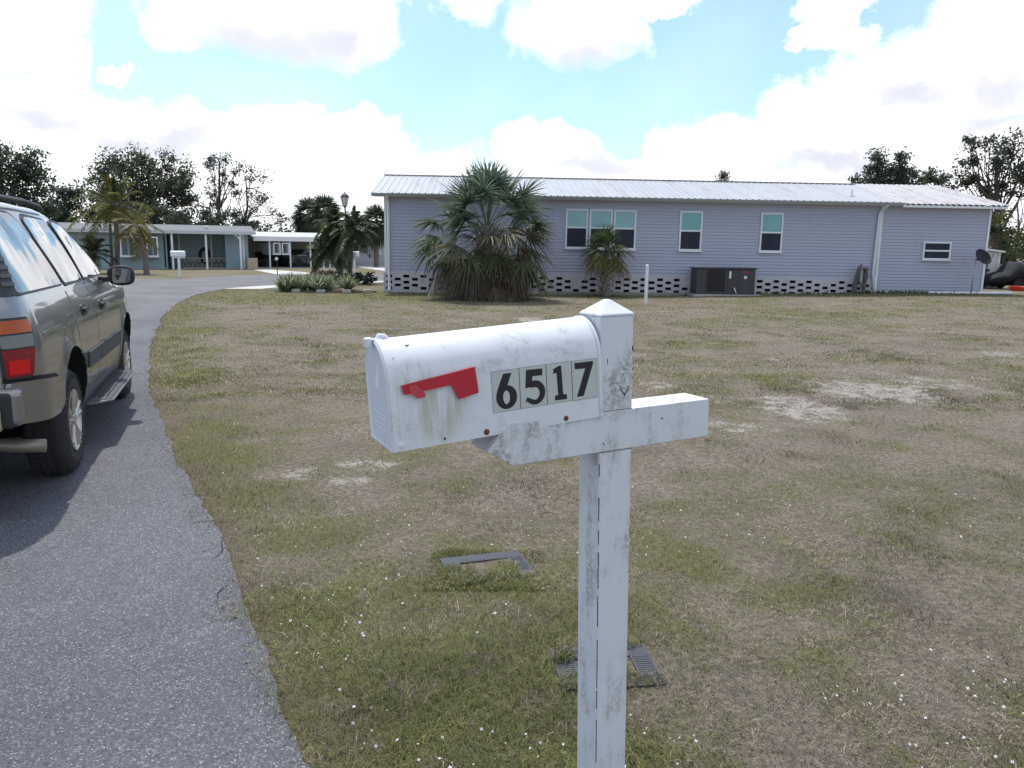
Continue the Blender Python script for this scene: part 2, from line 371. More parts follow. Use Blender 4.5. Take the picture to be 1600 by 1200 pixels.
slab('driveway', [gp(*p) for p in [(540, 416), (556, 414.5), (640, 420), (640, 425.5), (598, 423.5)]], -.02, .034, M['pale_concrete'])
# cracks near the broken edge
mb = MB()
for base, n_ in ((tuple(gp(352, 876)[:2] - [.06, 0]), 9), (tuple(gp(318, 822)[:2] - [.07, 0]), 8), (tuple(gp(352, 940)[:2] - [.03, 0]), 5)):
    p = np.array(base); d = np.array([.25, 1.]) if n_ != 7 else np.array([1., .2])
    L = [p.copy()]
    for i in range(n_): 
        d = d + rng.normal(0, .22, 2); d /= np.linalg.norm(d); p = p + d * .035; L.append(p.copy())
    L = np.array(L); g_ = np.gradient(L, axis=0); nn = np.stack([-g_[:, 1], g_[:, 0]], 1); nn /= np.linalg.norm(nn, axis=1)[:, None]
    w = .0035 * np.sin(np.linspace(.3, 2.9, len(L)))[:, None]
    V = [(a[0], a[1], .0145) for a in L + nn * w] + [(a[0], a[1], .0145) for a in L - nn * w]
    mb.add(V, [(i, i + 1, i + 1 + len(L), i + len(L)) for i in range(len(L) - 1)])
tag(mb.build('road_crack', M['void'], fixn=False), kind='structure')

# ---------------------------------------------------------------- the mailbox and its post
BX = dict(x=.2199, y=1.8002, yaw=.4732, lx=-.0211, ly=.0048, zb=1.2728, L=.4916, byaw=.4433, off=-.0174, dr=.049)
def weathered(name, grime_scale, streak, base=(.66, .68, .72), amt=.6, lo=.5):
    m, t, b, o = newmat(name); P = t.n('ShaderNodeTexCoord').outputs['Object']
    n = t.noise(P, 4, 4); c = t.mix(n, tuple(x * .93 for x in base), tuple(min(1, x * 1.05) for x in base))
    v = t.vm('MULTIPLY', P, streak)
    d1 = t.noise(v, grime_scale, 9, .68, .5); d2 = t.noise(P, grime_scale * 9, 6, .75); big = t.noise(P, 9., 3)
    k = t.m('MULTIPLY', t.ss(t.m('ADD', d1, t.m('MULTIPLY', t.m('SUBTRACT', big, .5), .7)), lo, lo + .22), t.ss(d2, .36, .62))
    c = t.mix(t.m('MULTIPLY', k, amt), c, (.205, .19, .145))
    sk = t.ss(t.noise(P, 240, 2, .5), .66, .72)
    c = t.mix(t.m('MULTIPLY', t.m('MULTIPLY', sk, k), .8), c, (.09, .085, .08))
    t.put(b.inputs['Base Color'], c); return m, t, b, c, P
# painted wood
m, t, b, c, P = weathered('weathered_white_timber', 11, (1, 1, .16), amt=.78, lo=.455)
bp = t.n('ShaderNodeBump'); bp.inputs['Strength'].default_value = .35; bp.inputs['Distance'].default_value = .004
t.put(bp.inputs['Height'], t.noise(t.vm('MULTIPLY', P, (1, 1, .12)), 60, 6, .7)); t.put(b.inputs['Normal'], bp.outputs[0]); b.inputs['Roughness'].default_value = .62
M['timber'] = m
# mailbox enamel: green algae runs under the flag and a grey bloom higher up, given in the box's own coordinates
m, t, b, c, P = weathered('mailbox_enamel', 13, (1, 1, .55), base=(.70, .72, .76), amt=.42, lo=.525)
s3 = t.n('ShaderNodeSeparateXYZ', Vector=P).outputs
def spot(cx, cz, rx, rz):
    a = t.m('POWER', t.m('DIVIDE', t.m('SUBTRACT', s3[0], cx), rx), 2.); q = t.m('POWER', t.m('DIVIDE', t.m('SUBTRACT', s3[2], cz), rz), 2.)
    return t.ss(t.m('ADD', a, q), 1.2, 0.)
run = t.noise(t.vm('MULTIPLY', P, (1, 1, .10)), 55, 7, .7); fine = t.noise(P, 60, 6, .7)
k1 = t.m('MULTIPLY', t.m('MAXIMUM', spot(-.44, .145, .045, .045), t.m('MAXIMUM', spot(-.395, .07, .075, .075), spot(-.345, .09, .03, .05))), t.ss(run, .42, .66))
c = t.mix(t.m('MULTIPLY', k1, .62), c, (.33, .32, .17))
k2 = t.m('MULTIPLY', t.m('MAXIMUM', spot(-.20, .185, .045, .05), t.m('MAXIMUM', spot(-.09, .16, .06, .035), spot(-.27, .15, .05, .02))), t.ss(fine, .40, .68))
c = t.mix(t.m('MULTIPLY', k2, .45), c, (.24, .27, .22))
t.put(b.inputs['Base Color'], c); b.inputs['Roughness'].default_value = .38
M['enamel'] = m
M['flagred'] = pm('red_flag_paint', (.48, .012, .03), .5, var=.12, scale=30)
M['sticker'] = pm('sticker_plate', (.50, .53, .52), .4, var=.07, scale=25, dirt=(.28, .31, .22), dirt_scale=30, dirt_amt=.35)
M['ink'] = pm('black_numeral', (.012, .010, .014), .5, var=.3, scale=60)
M['rust'] = pm('rust', (.16, .06, .03), .9, var=.5, scale=90, bump=.5, bscale=200)
M['peel'] = pm('peeled_patch', (.035, .03, .03), .9, var=.4, scale=80)

lean = dict(rx=math.atan(-BX['ly']), ry=math.atan(BX['lx']))
# post frame: +x from the street end towards the far end, -y towards the camera
hh = .0445
pe = empty('mailbox_post', (BX['x'] - BX['lx'] * 1.3, BX['y'] - BX['ly'] * 1.3, 0), rz=BX['yaw'], **lean)
tag(pe, 'weathered white timber mailbox post with pyramid cap and cross arm', 'mailbox post')
mb = MB(); mb.box(-hh, hh, -hh, hh, -.3, 1.4994); mb.build('post', M['timber'], pe, bevel=.0025, seg=2)
mb = MB(); c1 = hh + .0015; z1 = 1.4994
mb.add([(-c1, -c1, z1), (c1, -c1, z1), (c1, c1, z1), (-c1, c1, z1), (-c1, -c1, z1 + .005), (c1, -c1, z1 + .005), (c1, c1, z1 + .005), (-c1, c1, z1 + .005), (-.006, -.006, z1 + .0355), (.006, -.006, z1 + .0355), (.006, .006, z1 + .0355), (-.006, .006, z1 + .0355)],
       [(3, 2, 1, 0), (0, 1, 5, 4), (1, 2, 6, 5), (2, 3, 7, 6), (3, 0, 4, 7), (4, 5, 9, 8), (5, 6, 10, 9), (6, 7, 11, 10), (7, 4, 8, 11), (8, 9, 10, 11)])
mb.build('post_cap', M['timber'], pe, bevel=.002)
# cross arm, half lapped: its face stands 1.5 mm proud of the post's
arm_r, arm_l, at_, ab_ = .2755, .3287, 1.2821, 1.1876
mid = (ab_ * 1.2 + at_ * .8) / 2
prof = [(arm_r, ab_), (arm_r, at_), (-arm_l + .045, at_), (-arm_l, mid), (-arm_l + .06, ab_)]
mb = MB(); mb.prism(prof, lambda a, z, d: (a, d, z), -hh - .0015, hh + .0015); mb.build('cross_arm', M['timber'], pe, bevel=.0025)
# joints, splits and peeled flecks in the paint
mb = MB()
def fleck(pts, w, y=-hh - .0004, z0=BX['zb']):
    L = [Vector((-a - hh, y, z0 + z)) for a, z in pts]
    k = len(L); vs = []
    for i, p in enumerate(L):
        d = (L[min(i + 1, k - 1)] - L[max(i - 1, 0)]).normalized(); n_ = Vector((-d.z, 0, d.x)); ww = w * (.35 + .65 * math.sin(math.pi * (i + .5) / k))
        vs += [p + n_ * ww, p - n_ * ww]
    mb = MB(); mb.add(vs, [(2 * i, 2 * i + 1, 2 * i + 3, 2 * i + 2) for i in range(k - 1)]); mb.build('paint_chip', M['peel'], pe, fixn=False)
hb = hh
fleck([(-.0196 - hb + hh, .133), (-.0185, .126), (-.0200, .118)], .0011)
fleck([(-.0555, .0665), (-.0575, .057), (-.0625, .050), (-.0665, .0435)], .0012); fleck([(-.0665, .0435), (-.0715, .050), (-.0760, .054), (-.0785, .064)], .0013)
fleck([(-.0590, .0500), (-.0640, .0490), (-.0690, .0470)], .0009); fleck([(-.0665, .0400), (-.0670, .0475)], .0016)
fleck([(-.0357, .0045), (-.0360, .0095)], .0026); fleck([(-.0380, .030), (-.0350, .024), (-.0320, .017), (-.0315, .012)], .0006); fleck([(-.033, .034), (-.040, .0375)], .0005)
fleck([(-.088, .158), (-.0865, .150), (-.0882, .145)], .0016); fleck([(-.0885, .105), (-.0875, .1)], .0012)
fleck([(-.172, -.0235), (-.179, -.0245)], .0016, -hh - .0019); fleck([(-.008, -.063), (-.013, -.070)], .0014, -hh - .0019); fleck([(-.014, -.0865), (-.001, -.0865)], .0006)
for k in range(9): fleck([(-.0895 + rng.normal(0, .0006), .2 - k * .022 - rng.random() * .01), (-.0885, .193 - k * .022)], .0007)
mb = MB(); zz = 1.16
while zz > .35:
    l_ = rng.uniform(.006, .05); w__ = rng.uniform(.0, .0008); mb.add([(-hh - .0006, -hh + .0014, zz), (-hh + .0006 + w__, -hh - .0006, zz), (-hh + .0003 + w__, -hh - .0006, zz - l_), (-hh - .0006, -hh + .0010, zz - l_)], [(0, 1, 2, 3)]); zz -= l_ + (rng.uniform(0, .05) if rng.random() < .5 else .001)
tag(mb.build('split_line', M['peel'], pe, fixn=False), kind='stuff')
for zc, x0, x1 in ((ab_ - .0008, -hh, hh), (at_ + .0006, -hh, hh)): mb = MB(); mb.box(x0, x1, -hh - .0008, -hh + .001, zc - .0006, zc + .0006); mb.build('lap_joint', M['peel'], pe)

# the box: empty at the back edge of its floor; +x runs from the door towards the post
u2 = np.array([-math.cos(BX['byaw']), -math.sin(BX['byaw'])]); w2 = np.array([math.sin(BX['byaw']), -math.cos(BX['byaw'])])
pos = np.array([BX['x'], BX['y']]) + u2 * hh + w2 * BX['off'] + np.array([BX['lx'], BX['ly']]) * (BX['zb'] - 1.3)
be = empty('mailbox', (pos[0], pos[1], BX['zb']), rz=BX['byaw'], rx=lean['rx'], ry=lean['ry'] - BX['dr'])
tag(be, 'white metal mailbox with red flag and number 6517, algae stained', 'mailbox')
LB, WB, HB = BX['L'], .1624, .2215; rb = WB / 2; zs = HB - rb
def arch(g=0., n=28, foot=0.):
    return [(-rb - g, -foot)] + [(-(rb + g) * math.cos(math.pi * i / n), zs + (rb + g) * math.sin(math.pi * i / n)) for i in range(n + 1)] + [(rb + g, -foot)]
def arch_shell(mb, x0, x1, g0, g1, foot=0., mi=0):
    a, b_ = arch(g0, foot=foot), arch(g1, foot=foot); n = len(a)
    V = [(x, y, z) for x in (x0, x1) for y, z in a] + [(x, y, z) for x in (x0, x1) for y, z in b_]
    fs = []
    for i in range(n - 1):
        fs += [(i, i + 1, n + i + 1, n + i), (2 * n + i, 3 * n + i, 3 * n + i + 1, 2 * n + i + 1), (i, 2 * n + i, 2 * n + i + 1, i + 1), (n + i, n + i + 1, 3 * n + i + 1, 3 * n + i)]
    for i in (0, n - 1): fs.append((i, n + i, 3 * n + i, 2 * n + i))
    mb.add(V, fs, mi)
mb = MB(); arch_shell(mb, -LB + .012, -.004, -.0012, 0)
mb.box(-LB + .014, -.006, -rb + .0014, rb - .0014, .018, .0195)
mb.add([(-.0045, y, z) for y, z in arch(-.001)], [tuple(range(31))])
mb.build('body', M['enamel'], be, smooth='auto')
mb = MB(); arch_shell(mb, -.0075, 0, -.001, .0022); arch_shell(mb, -.010, -.0075, -.001, .001); mb.build('rear_rim', M['enamel'], be, smooth='auto', bevel=.0008)
# the door: shallow pressed cap with a rolled rim
mb = MB(); arch_shell(mb, -LB - .001, -LB + .014, .0003, .0022); mb.build('door_rim', M['enamel'], be, smooth='auto', bevel=.0009)
mb = MB(); o = arch(.0022); i1 = arch(-.004); i2 = arch(-.009, foot=-.006)
def ring(mb, A, xa, B, xb):
    n = len(A); V = [(xa, y, z) for y, z in A] + [(xb, y, z) for y, z in B]; mb.add(V, [(i, (i + 1) % n, n + (i + 1) % n, n + i) for i in range(n)])
x0 = -LB - .001
ring(mb, o, x0, i1, x0 - .0035); ring(mb, i1, x0 - .0035, i2, x0 - .0008); mb.add([(x0 - .0008, y, z) for y, z in i2], [tuple(range(len(i2)))])
# pressed relief on the door
def relief(y0, y1, z0, z1, w=.0012, d=.0012):
    for a in ((y0, y1, z0, z0 + w), (y0, y1, z1 - w, z1), (y0, y0 + w, z0, z1), (y1 - w, y1, z0, z1)): mb.box(x0 - .0008 - d, x0 - .0006, *a)
relief(-.05, .05, .022, .066, .0012, .0006)
for k in range(3): mb.box(x0 - .0013, x0 - .0006, -.042, .042, .031 + k * .0115, .0335 + k * .0115)
for k in range(7):
    a = k / 6; mb.tube([(x0 - .0004, .012 - .03 * a, .13 + .045 * a), (x0 - .0004, -.012 - .012 * a, .118 + .045 * a)], .0016, 6)
mb.build('door', M['enamel'], be, smooth='auto')
mb = MB()  # latch tongues at the crown
mb.tube([(-LB - .013, 0, HB - .014), (-LB - .013, 0, HB + .004)], .009, 14); mb.tube([(-LB - .013, 0, HB + .004), (-LB - .013, 0, HB + .0055)], [.009, .006], 14)
mb.box(-LB - .012, -LB + .002, -.008, .008, HB - .002, HB + .0028)
mb.build('door_latch', M['enamel'], be, smooth='auto', bevel=.001)
mb = MB(); mb.tube([(-LB + .008, 0, HB - .003), (-LB + .012, 0, HB + .005), (-LB + .022, 0, HB + .004), (-LB + .028, 0, HB + .0005)], [.0075, .008, .006, .004], 12)
mb.build('catch', M['enamel'], be, smooth='auto')
side = lambda a, z, d: (-a, -rb - d, z)
# flag with its return lip and pivot plate
fl = [(.4676, .1352), (.3080, .1545), (.3029, .0988), (.3479, .0910), (.3617, .1229), (.4641, .1160)]
mb = MB(); mb.prism(fl, side, .0062, .0074)
mb.prism([(.4676, .1352), (.3080, .1545), (.3080, .1533), (.4676, .1340)], side, .0015, .0062)
mb.prism([(.3029, .0988), (.3479, .0910), (.3479, .0920), (.3029, .0998)], side, .0025, .0062)
flag = mb.build('flag', M['flagred'], be, bevel=.0004)
mb = MB(); mb.prism([(.4530, .1315), (.4365, .1340), (.4200, .1140), (.4205, .1065), (.4361, .1052), (.4525, .1203)], side, .0076, .0092)
mb.tube([(-.438, -rb, .121), (-.438, -rb - .0076, .121)], .006, 12); mb.build('pivot_plate', pm('faded_red_paint', (.52, .05, .07), .5, var=.15, scale=40), flag, bevel=.0004)
# numeral plates
xs_ = [.2700, .2050, .1400, .0765, .0125]
def ell(cx, cz, rx, rz, a0, a1, n): return [(cx - rx * math.cos(R(a0 + (a1 - a0) * i / n)), cz + rz * math.sin(R(a0 + (a1 - a0) * i / n))) for i in range(n + 1)]
D6 = [(.2425, .1302), (.2231, .1300), (.2345, .1035)] + ell(.2372, .0788, .0245, .0258, 78, -180, 26) + [(.2610, .0865), (.2570, .0985), (.2500, .1140)]
H6 = ell(.2375, .0785, .0080, .0150, 0, 345, 22)
D5 = [(.1885, .1314), (.1493, .1300), (.1500, .1150), (.1738, .1160), (.1752, .1062)] + ell(.1695, .0795, .0250, .0268, 100, -140, 22) + [(.1928, .0600), (.1895, .0715)] + ell(.1700, .0775, .0118, .0142, -128, 112, 16) + [(.1820, .0925), (.1921, .0915)]
D1 = [(.1229, .1245), (.1085, .1305), (.1028, .1303), (.1005, .0660), (.0914, .0643), (.0914, .0537), (.1213, .0547), (.1213, .0652), (.1130, .0658), (.1148, .1155), (.1226, .1144)]
D7 = [(.0697, .1316), (.0214, .1306), (.0222, .1240), (.0487, .0547), (.0660, .0546), (.0422, .1169), (.0687, .1176)]
for k, (poly_, hole) in enumerate(((D6, H6), (D5, None), (D1, None), (D7, None))):
    a0, a1 = xs_[k], xs_[k + 1] + .0004; zt_, zb_ = (.1378, .0484) if k < 3 else (.1366, .0470)
    mb = MB(); mb.prism([(a0, zb_), (a1, zb_), (a1, zt_), (a0, zt_)], side, .0001, .0007)
    pl_ = mb.build('number_plate', M['sticker'], be)
    mb = MB(); e = .0006
    for q in ((a0, a1, zb_, zb_ + e), (a0, a1, zt_ - e, zt_), (a0, a0 - e, zb_, zt_), (a1 + e, a1, zb_, zt_)):
        mb.prism([(q[0], q[2]), (q[1], q[2]), (q[1], q[3]), (q[0], q[3])], side, .0007, .0010)
    mb.build('border', pm('plate_edge', (.12, .13, .12), .6) if k == 0 else bpy.data.materials['plate_edge'], pl_)
    mb = MB(); mb.prism(poly_, side, .0007, .0012, holes=[hole] if hole else ()); mb.build('numeral', M['ink'], pl_)
mb = MB()
mb.tube([(-.4774, -rb, .0134), (-.4774, -rb - .0025, .0134), (-.4774, -rb - .004, .0134)], [.007, .007, .004], 16); mb.build('hinge_rivet', M['enamel'], be, smooth='auto')
for a, z_, r_, k in ((.3825, .0112, .0025, 0), (.1904, .0095, .0025, 0), (.2879, .0100, .0062, 1), (.0951, .0100, .0056, 1)):
    mb = MB()
    if k: mb.lathe([(0, -.0035), (r_ * .6, -.0032), (r_, -.0012), (r_ * 1.1, 0)], (-a, -rb, z_), 'y', 12); mb.build('rusty_screw', M['rust'], be, smooth=True)
    else: mb.lathe([(0, -.0003), (r_, -.0003)], (-a, -rb - .0001, z_), 'y', 12); mb.build('drilled_hole', M['void'], be)
for a, z_, l_ in ((.4354, .2085, .0085), (.4735, .1880, .0035)):
    th = math.acos(min(1, max(-1, (z_ - zs) / rb))); yy = -(rb + .0004) * math.sin(th)
    zz = zs + (rb + .0004) * math.cos(th)
    mb = MB(); mb.obox((-a, yy, zz), (l_ * (1 if l_ > .005 else .5), .0035 if l_ > .005 else .006, .0006), (-th + math.pi, 0, .3)); mb.build('peeled_patch', M['peel'], be)

# ---------------------------------------------------------------- utility boxes set in the lawn
M['gbox'] = pm('grey_plastic', (.055, .06, .075), .6, var=.25, scale=20, bump=.3, bscale=120)
M['soil'] = pm('soil_litter', (.13, .10, .075), 1., var=.6, scale=40, bump=1., bscale=60)
def meter_box(c, w, d, rz, label):
    e = empty('utility_box', (c[0], c[1], float(gh(c[0], c[1]))), rz=rz); tag(e, label, 'utility box', 'utility boxes in the lawn')
    mb = MB(); h = .009; fr = .085
    for a in ((-w / 2, w / 2, d / 2 - fr, d / 2), (-w / 2, w / 2, -d / 2, -d / 2 + fr), (-w / 2, -w / 2 + fr, -d / 2 + fr, d / 2 - fr), (w / 2 - fr, w / 2, -d / 2 + fr, d / 2 - fr)): mb.box(*a, -.05, h)
    for k in range(int(w / .014)):                      # moulded grip ribs
        x = -w / 2 + .008 + k * .014
        mb.box(x, x + .006, d / 2 - fr + .008, d / 2 - .008, h, h + .0025); mb.box(x, x + .006, -d / 2 + .008, -d / 2 + fr - .008, h, h + .0025)
    for k in range(int((d - 2 * fr) / .014)):
        y = -d / 2 + fr + .006 + k * .014
        mb.box(w / 2 - fr + .008, w / 2 - .008, y, y + .006, h, h + .0025); mb.box(-w / 2 + .008, -w / 2 + fr - .008, y, y + .006, h, h + .0025)
    mb.build('frame', M['gbox'], e, bevel=.0015, seg=1)
    mb = MB(); mb.box(-w / 2 + fr + .003, w / 2 - fr - .006, -d / 2 + fr + .003, d / 2 - fr - .006, -.05, .0); mb.build('lid', M['soil'], e)
    return e
meter_box((-.115, 3.76), .43, .34, .30, 'grey plastic utility box lid half buried in grass, farther one left of the post')
meter_box((.385, 2.83), .40, .30, .12, 'grey plastic utility box lid almost overgrown, directly behind the mailbox post')

# ---------------------------------------------------------------- the parked vehicle (x forward from the rear axle, y left, z up)
m, t, b, o_ = newmat('pewter_paint'); P = t.n('ShaderNodeTexCoord').outputs['Object']
fl_ = t.noise(P, 900, 2); dn = t.ss(t.noise(P, 3, 6, .6), .4, .75); s3 = t.n('ShaderNodeSeparateXYZ', Vector=P).outputs
low = t.ss(s3[2], .95, .35)
c = t.mix(fl_, (.205, .198, .20), (.275, .267, .268)); c = t.mix(t.m('MULTIPLY', t.m('MULTIPLY', low, dn), .45), c, (.20, .165, .13))
t.put(b.inputs['Base Color'], c); b.inputs['Metallic'].default_value = .75
t.put(b.inputs['Roughness'], t.m('ADD', .30, t.m('MULTIPLY', low, .18))); b.inputs['Coat Weight'].default_value = .8; t.put(b.inputs['Coat Roughness'], t.m('ADD', .03, t.m('MULTIPLY', t.m('MULTIPLY', low, dn), .35)))
M['paint'] = m
M['glass'] = pm('tinted_glass', (.012, .016, .022), .04, var=.1, spec=.6, coat=.6); M['glass'].node_tree.nodes['Principled BSDF'].inputs['Roughness'].default_value = .02
for l in list(M['glass'].node_tree.links):
    if l.to_socket.name == 'Roughness': M['glass'].node_tree.links.remove(l)
M['glass'].node_tree.nodes['Principled BSDF'].inputs['IOR'].default_value = 1.62
_g = NT.__new__(NT); _g.nt = M['glass'].node_tree; _b = _g.nt.nodes['Principled BSDF']; _bp = _g.nt.nodes.new('ShaderNodeBump'); _bp.inputs['Strength'].default_value = 1.; _bp.inputs['Distance'].default_value = .05
_tc = _g.nt.nodes.new('ShaderNodeTexCoord'); _g.put(_bp.inputs['Height'], _g.noise(_tc.outputs['Object'], 1.9, 1.5, .4)); _g.put(_b.inputs['Normal'], _bp.outputs[0]); _g.put(_b.inputs['Coat Normal'], _bp.outputs[0])
M['rubber'] = pm('tyre_rubber', (.022, .021, .023), .85, var=.3, scale=12, bump=.3, bscale=90, dirt=(.10, .09, .08), dirt_amt=.25)
M['trim'] = pm('dark_grey_trim', (.05, .055, .065), .6, var=.15, scale=10)
M['alloy'] = pm('machined_alloy', (.50, .47, .41), .35, metal=.7, var=.2, scale=12, dirt=(.12, .09, .07), dirt_amt=.5)
M['chrome'] = pm('polished_metal', (.6, .6, .6), .15, metal=1., var=.05)
M['lamp_red'] = pm('red_lens', (.22, .003, .010), .3, var=.15, scale=60, coat=.25, spec=.3)
M['lamp_bright'] = pm('bright_red_lens', (.62, .008, .01), .12, var=.1, scale=60, coat=.25, spec=.3)
M['lamp_amber'] = pm('amber_lens', (.40, .075, .006), .3, var=.15, scale=60, coat=.25, spec=.3)
M['lamp_clear'] = pm('clear_lens', (.16, .17, .16), .3, var=.15, scale=60, coat=.25, spec=.3)
CZ = [(.28, .84), (.34, .89), (.42, .925), (.55, .960), (.75, .982), (.90, .985), (1.02, .978), (1.12, .960), (1.20, .940), (1.27, .915), (1.31, .895), (1.42, .855), (1.55, .800), (1.68, .738), (1.80, .672), (1.86, .63)]
_z = [a for a, _ in CZ]; _w = [b_ for _, b_ in CZ]
def smoothcurve(z):
    # average a little so the section has no facets
    return sum(np.interp(z + d, _z, _w) for d in (-.05, -.025, 0, .025, .05)) / 5
def carw(x, z):
    w = smoothcurve(z)
    for wx in (0., 2.94):                                # flared arches
        r_ = math.hypot(x - wx, z - .40)
        if z > .35: w += .030 * math.exp(-((r_ - .47) / .07) ** 2) * (1 if z < 1.0 else max(0, 1 - (z - 1.0) / .15))
    if x < -.80: w -= .16 * ((-.80 - x) / .36) ** 2.6
    if x > 3.1: w -= .16 * ((x - 3.1) / .78) ** 2
    return w
XS = sorted(set([round(v, 3) for v in np.arange(-1.10, 3.86, .055)] + [-1.14, -1.16, -1.125, 3.82, 3.85]))
ht = lambda x: float(np.interp(x, [-1.16, -1.0, -.6, .4, 1.2, 1.5, 1.75, 2.42, 2.6, 3.3, 3.7, 3.86], [1.83, 1.87, 1.895, 1.905, 1.895, 1.865, 1.74, 1.27, 1.235, 1.17, 1.10, .98]))
def shear(x, z): return x + (.13 * max(0, z - 1.1) / .75) * max(0, min(1, (-.55 - x) / .55))
zl = [.28, .31, .36, .42, .48, .55, .62, .70, .78, .85, .92, .98, 1.04, 1.10, 1.15, 1.20, 1.24, 1.27, 1.31, 1.40, 1.5, 1.6, 1.7, 1.80, 1.84]
def ringpts(x):
    h = ht(x); zm = float(np.interp(x, [-1.2, -.75, -.45, -.30], [.60, .56, .52, .28])); out = [(0, max(zm, .30)), (.5, zm)]
    zb = 1.27
    for z in zl:
        if z <= zb: zz = min(z, h - .02 * (zb - z)); out.append((carw(x, max(z, zm + .02)) - (.03 if z < zm else 0), min(max(z, zm + .0008 * z), h)))
        else:
            s = (z - zb) / (1.905 - zb); zz = zb + (z - zb) * (h - zb) / (1.905 - zb) if h > zb else h - .0
            f = max(0, min(1, (h - zb) / .5)); full = carw(x, z); hood = carw(x, zb) * (1 - s * .9)
            out.append((full * f + hood * (1 - f), zz if h > zb else h + .0))
    wtop = out[-1][0]
    for q, dz in ((.955, .038), (.86, .068), (.60, .088), (.28, .096), (0, .10)): out.append((wtop * q, out[len(zl) + 1][1] + dz * (1 if h > 1.4 else .5)))
    return out
rings = []
for x in XS:
    r_ = ringpts(x); rings.append([(shear(x, z), -y, z) for y, z in r_] + [(shear(x, z), y, z) for y, z in r_[-2:0:-1]])
n = len(rings[0]); V = [p for r_ in rings for p in r_]; fs = []
for i in range(len(rings) - 1):
    for j in range(n): fs.append((i * n + j, (i + 1) * n + j, (i + 1) * n + (j + 1) % n, i * n + (j + 1) % n))
fs += [tuple(range(n)), tuple(range((len(rings) - 1) * n, len(rings) * n))[::-1]]
hd = np.array([-.337, .9415]); hd /= np.linalg.norm(hd)
car = empty('parked_car', (-4.05, 5.11, .012), rz=math.atan2(hd[1], hd[0])); tag(car, 'pewter coloured sport utility vehicle parked on the asphalt road, seen from its rear corner', 'car')
mb = MB(); mb.add(V, fs); body = mb.build('body', [M['paint'], M['void']], car, smooth='auto')
cut = MB()
for wx in (0., 2.94):
    cut.lathe([(0, -1.2), (.485, -1.2), (.485, -.52), (0, -.52)], (wx, 0, .425), 'y', 48); cut.lathe([(0, 1.2), (.485, 1.2), (.485, .52), (0, .52)], (wx, 0, .425), 'y', 48)
cut.box(-.485, .485, -1.2, -.52, .0, .425); cut.box(2.455, 3.425, -1.2, -.52, .0, .425); cut.box(-.485, .485, .52, 1.2, .0, .425); cut.box(2.455, 3.425, .52, 1.2, .0, .425)
co = cut.build('arch_cutter', M['void'], car)
bo = body.modifiers.new('arches', 'BOOLEAN'); bo.object = co; bo.operation = 'DIFFERENCE'; bo.solver = 'EXACT'; bo.use_self = True; bo.material_mode = 'TRANSFER'
bpy.context.view_layer.update()
dg = bpy.context.evaluated_depsgraph_get(); me2 = bpy.data.meshes.new_from_object(body.evaluated_get(dg))
body.modifiers.clear(); body.data = me2; bpy.data.objects.remove(co)
def srf(x, z, off=0., sy=-1):
    xx = x
    return (shear(xx, z), sy * (carw(xx, z) + off), z)
def roundpoly(pts, r=.05, n=5):
    out = []; k = len(pts)
    for i in range(k):
        p0, p, p1 = (np.array(pts[(i + d) % k], float) for d in (-1, 0, 1)); a = p0 - p; b_ = p1 - p; ra = min(r, np.linalg.norm(a) * .45, np.linalg.norm(b_) * .45)
        a = p + a / np.linalg.norm(a) * ra; b_ = p + b_ / np.linalg.norm(b_) * ra
        for q in range(n + 1):
            s = q / n; out.append(tuple(a * (1 - s) ** 2 + 2 * p * s * (1 - s) + b_ * s * s))
    return out
def panel(name, pts, off, mat, parent=car, th=.004, r=.04, sy=-1, grid=.05, smooth=True, mats=None):
    """a thin panel following the side of the body, cut to an outline in (x, z)"""
    P_ = roundpoly(pts, r) if r else list(pts)
    # add points along long edges
    Q = []
    for i in range(len(P_)):
        a, b_ = np.array(P_[i], float), np.array(P_[(i + 1) % len(P_)], float); k = max(1, int(np.linalg.norm(b_ - a) / grid)); Q += [tuple(a + (b_ - a) * j / k) for j in range(k)]
    bm = bmesh.new(); vs = [bm.verts.new((a, 0, z)) for a, z in Q]; bm.faces.new(vs)
    x0, x1 = min(a for a, _ in Q), max(a for a, _ in Q); z0, z1 = min(z for _, z in Q), max(z for _, z in Q)
    for i in range(1, int((z1 - z0) / grid) + 1):
        bmesh.ops.bisect_plane(bm, geom=bm.verts[:] + bm.edges[:] + bm.faces[:], plane_co=(0, 0, z0 + i * grid), plane_no=(0, 0, 1))
    for i in range(1, int((x1 - x0) / (grid * 1.5)) + 1):
        bmesh.ops.bisect_plane(bm, geom=bm.verts[:] + bm.edges[:] + bm.faces[:], plane_co=(x0 + i * grid * 1.5, 0, 0), plane_no=(1, 0, 0))
    for v in bm.verts: v.co = srf(v.co.x, v.co.z, off, sy)
    r_ = bmesh.ops.extrude_face_region(bm, geom=bm.faces[:]); 
    for v in [g for g in r_['geom'] if isinstance(g, bmesh.types.BMVert)]: v.co.y += sy * th
    bmesh.ops.recalc_face_normals(bm, faces=bm.faces)
    if smooth:
        for f_ in bm.faces: f_.smooth = True
        for e_ in bm.edges:
            if len(e_.link_faces) == 2 and e_.calc_face_angle(0) > R(38): e_.smooth = False
    me = bpy.data.meshes.new(name); bm.to_mesh(me); bm.free(); me.materials.append(mat); o = bpy.data.objects.new(name, me); COL.objects.link(o); o.parent = parent; return o
arc = lambda cx, r_, a0, a1, n=14: [(cx + r_ * math.cos(R(a0 + (a1 - a0) * i / n)), .40 + r_ * math.sin(R(a0 + (a1 - a0) * i / n))) for i in range(n + 1)]
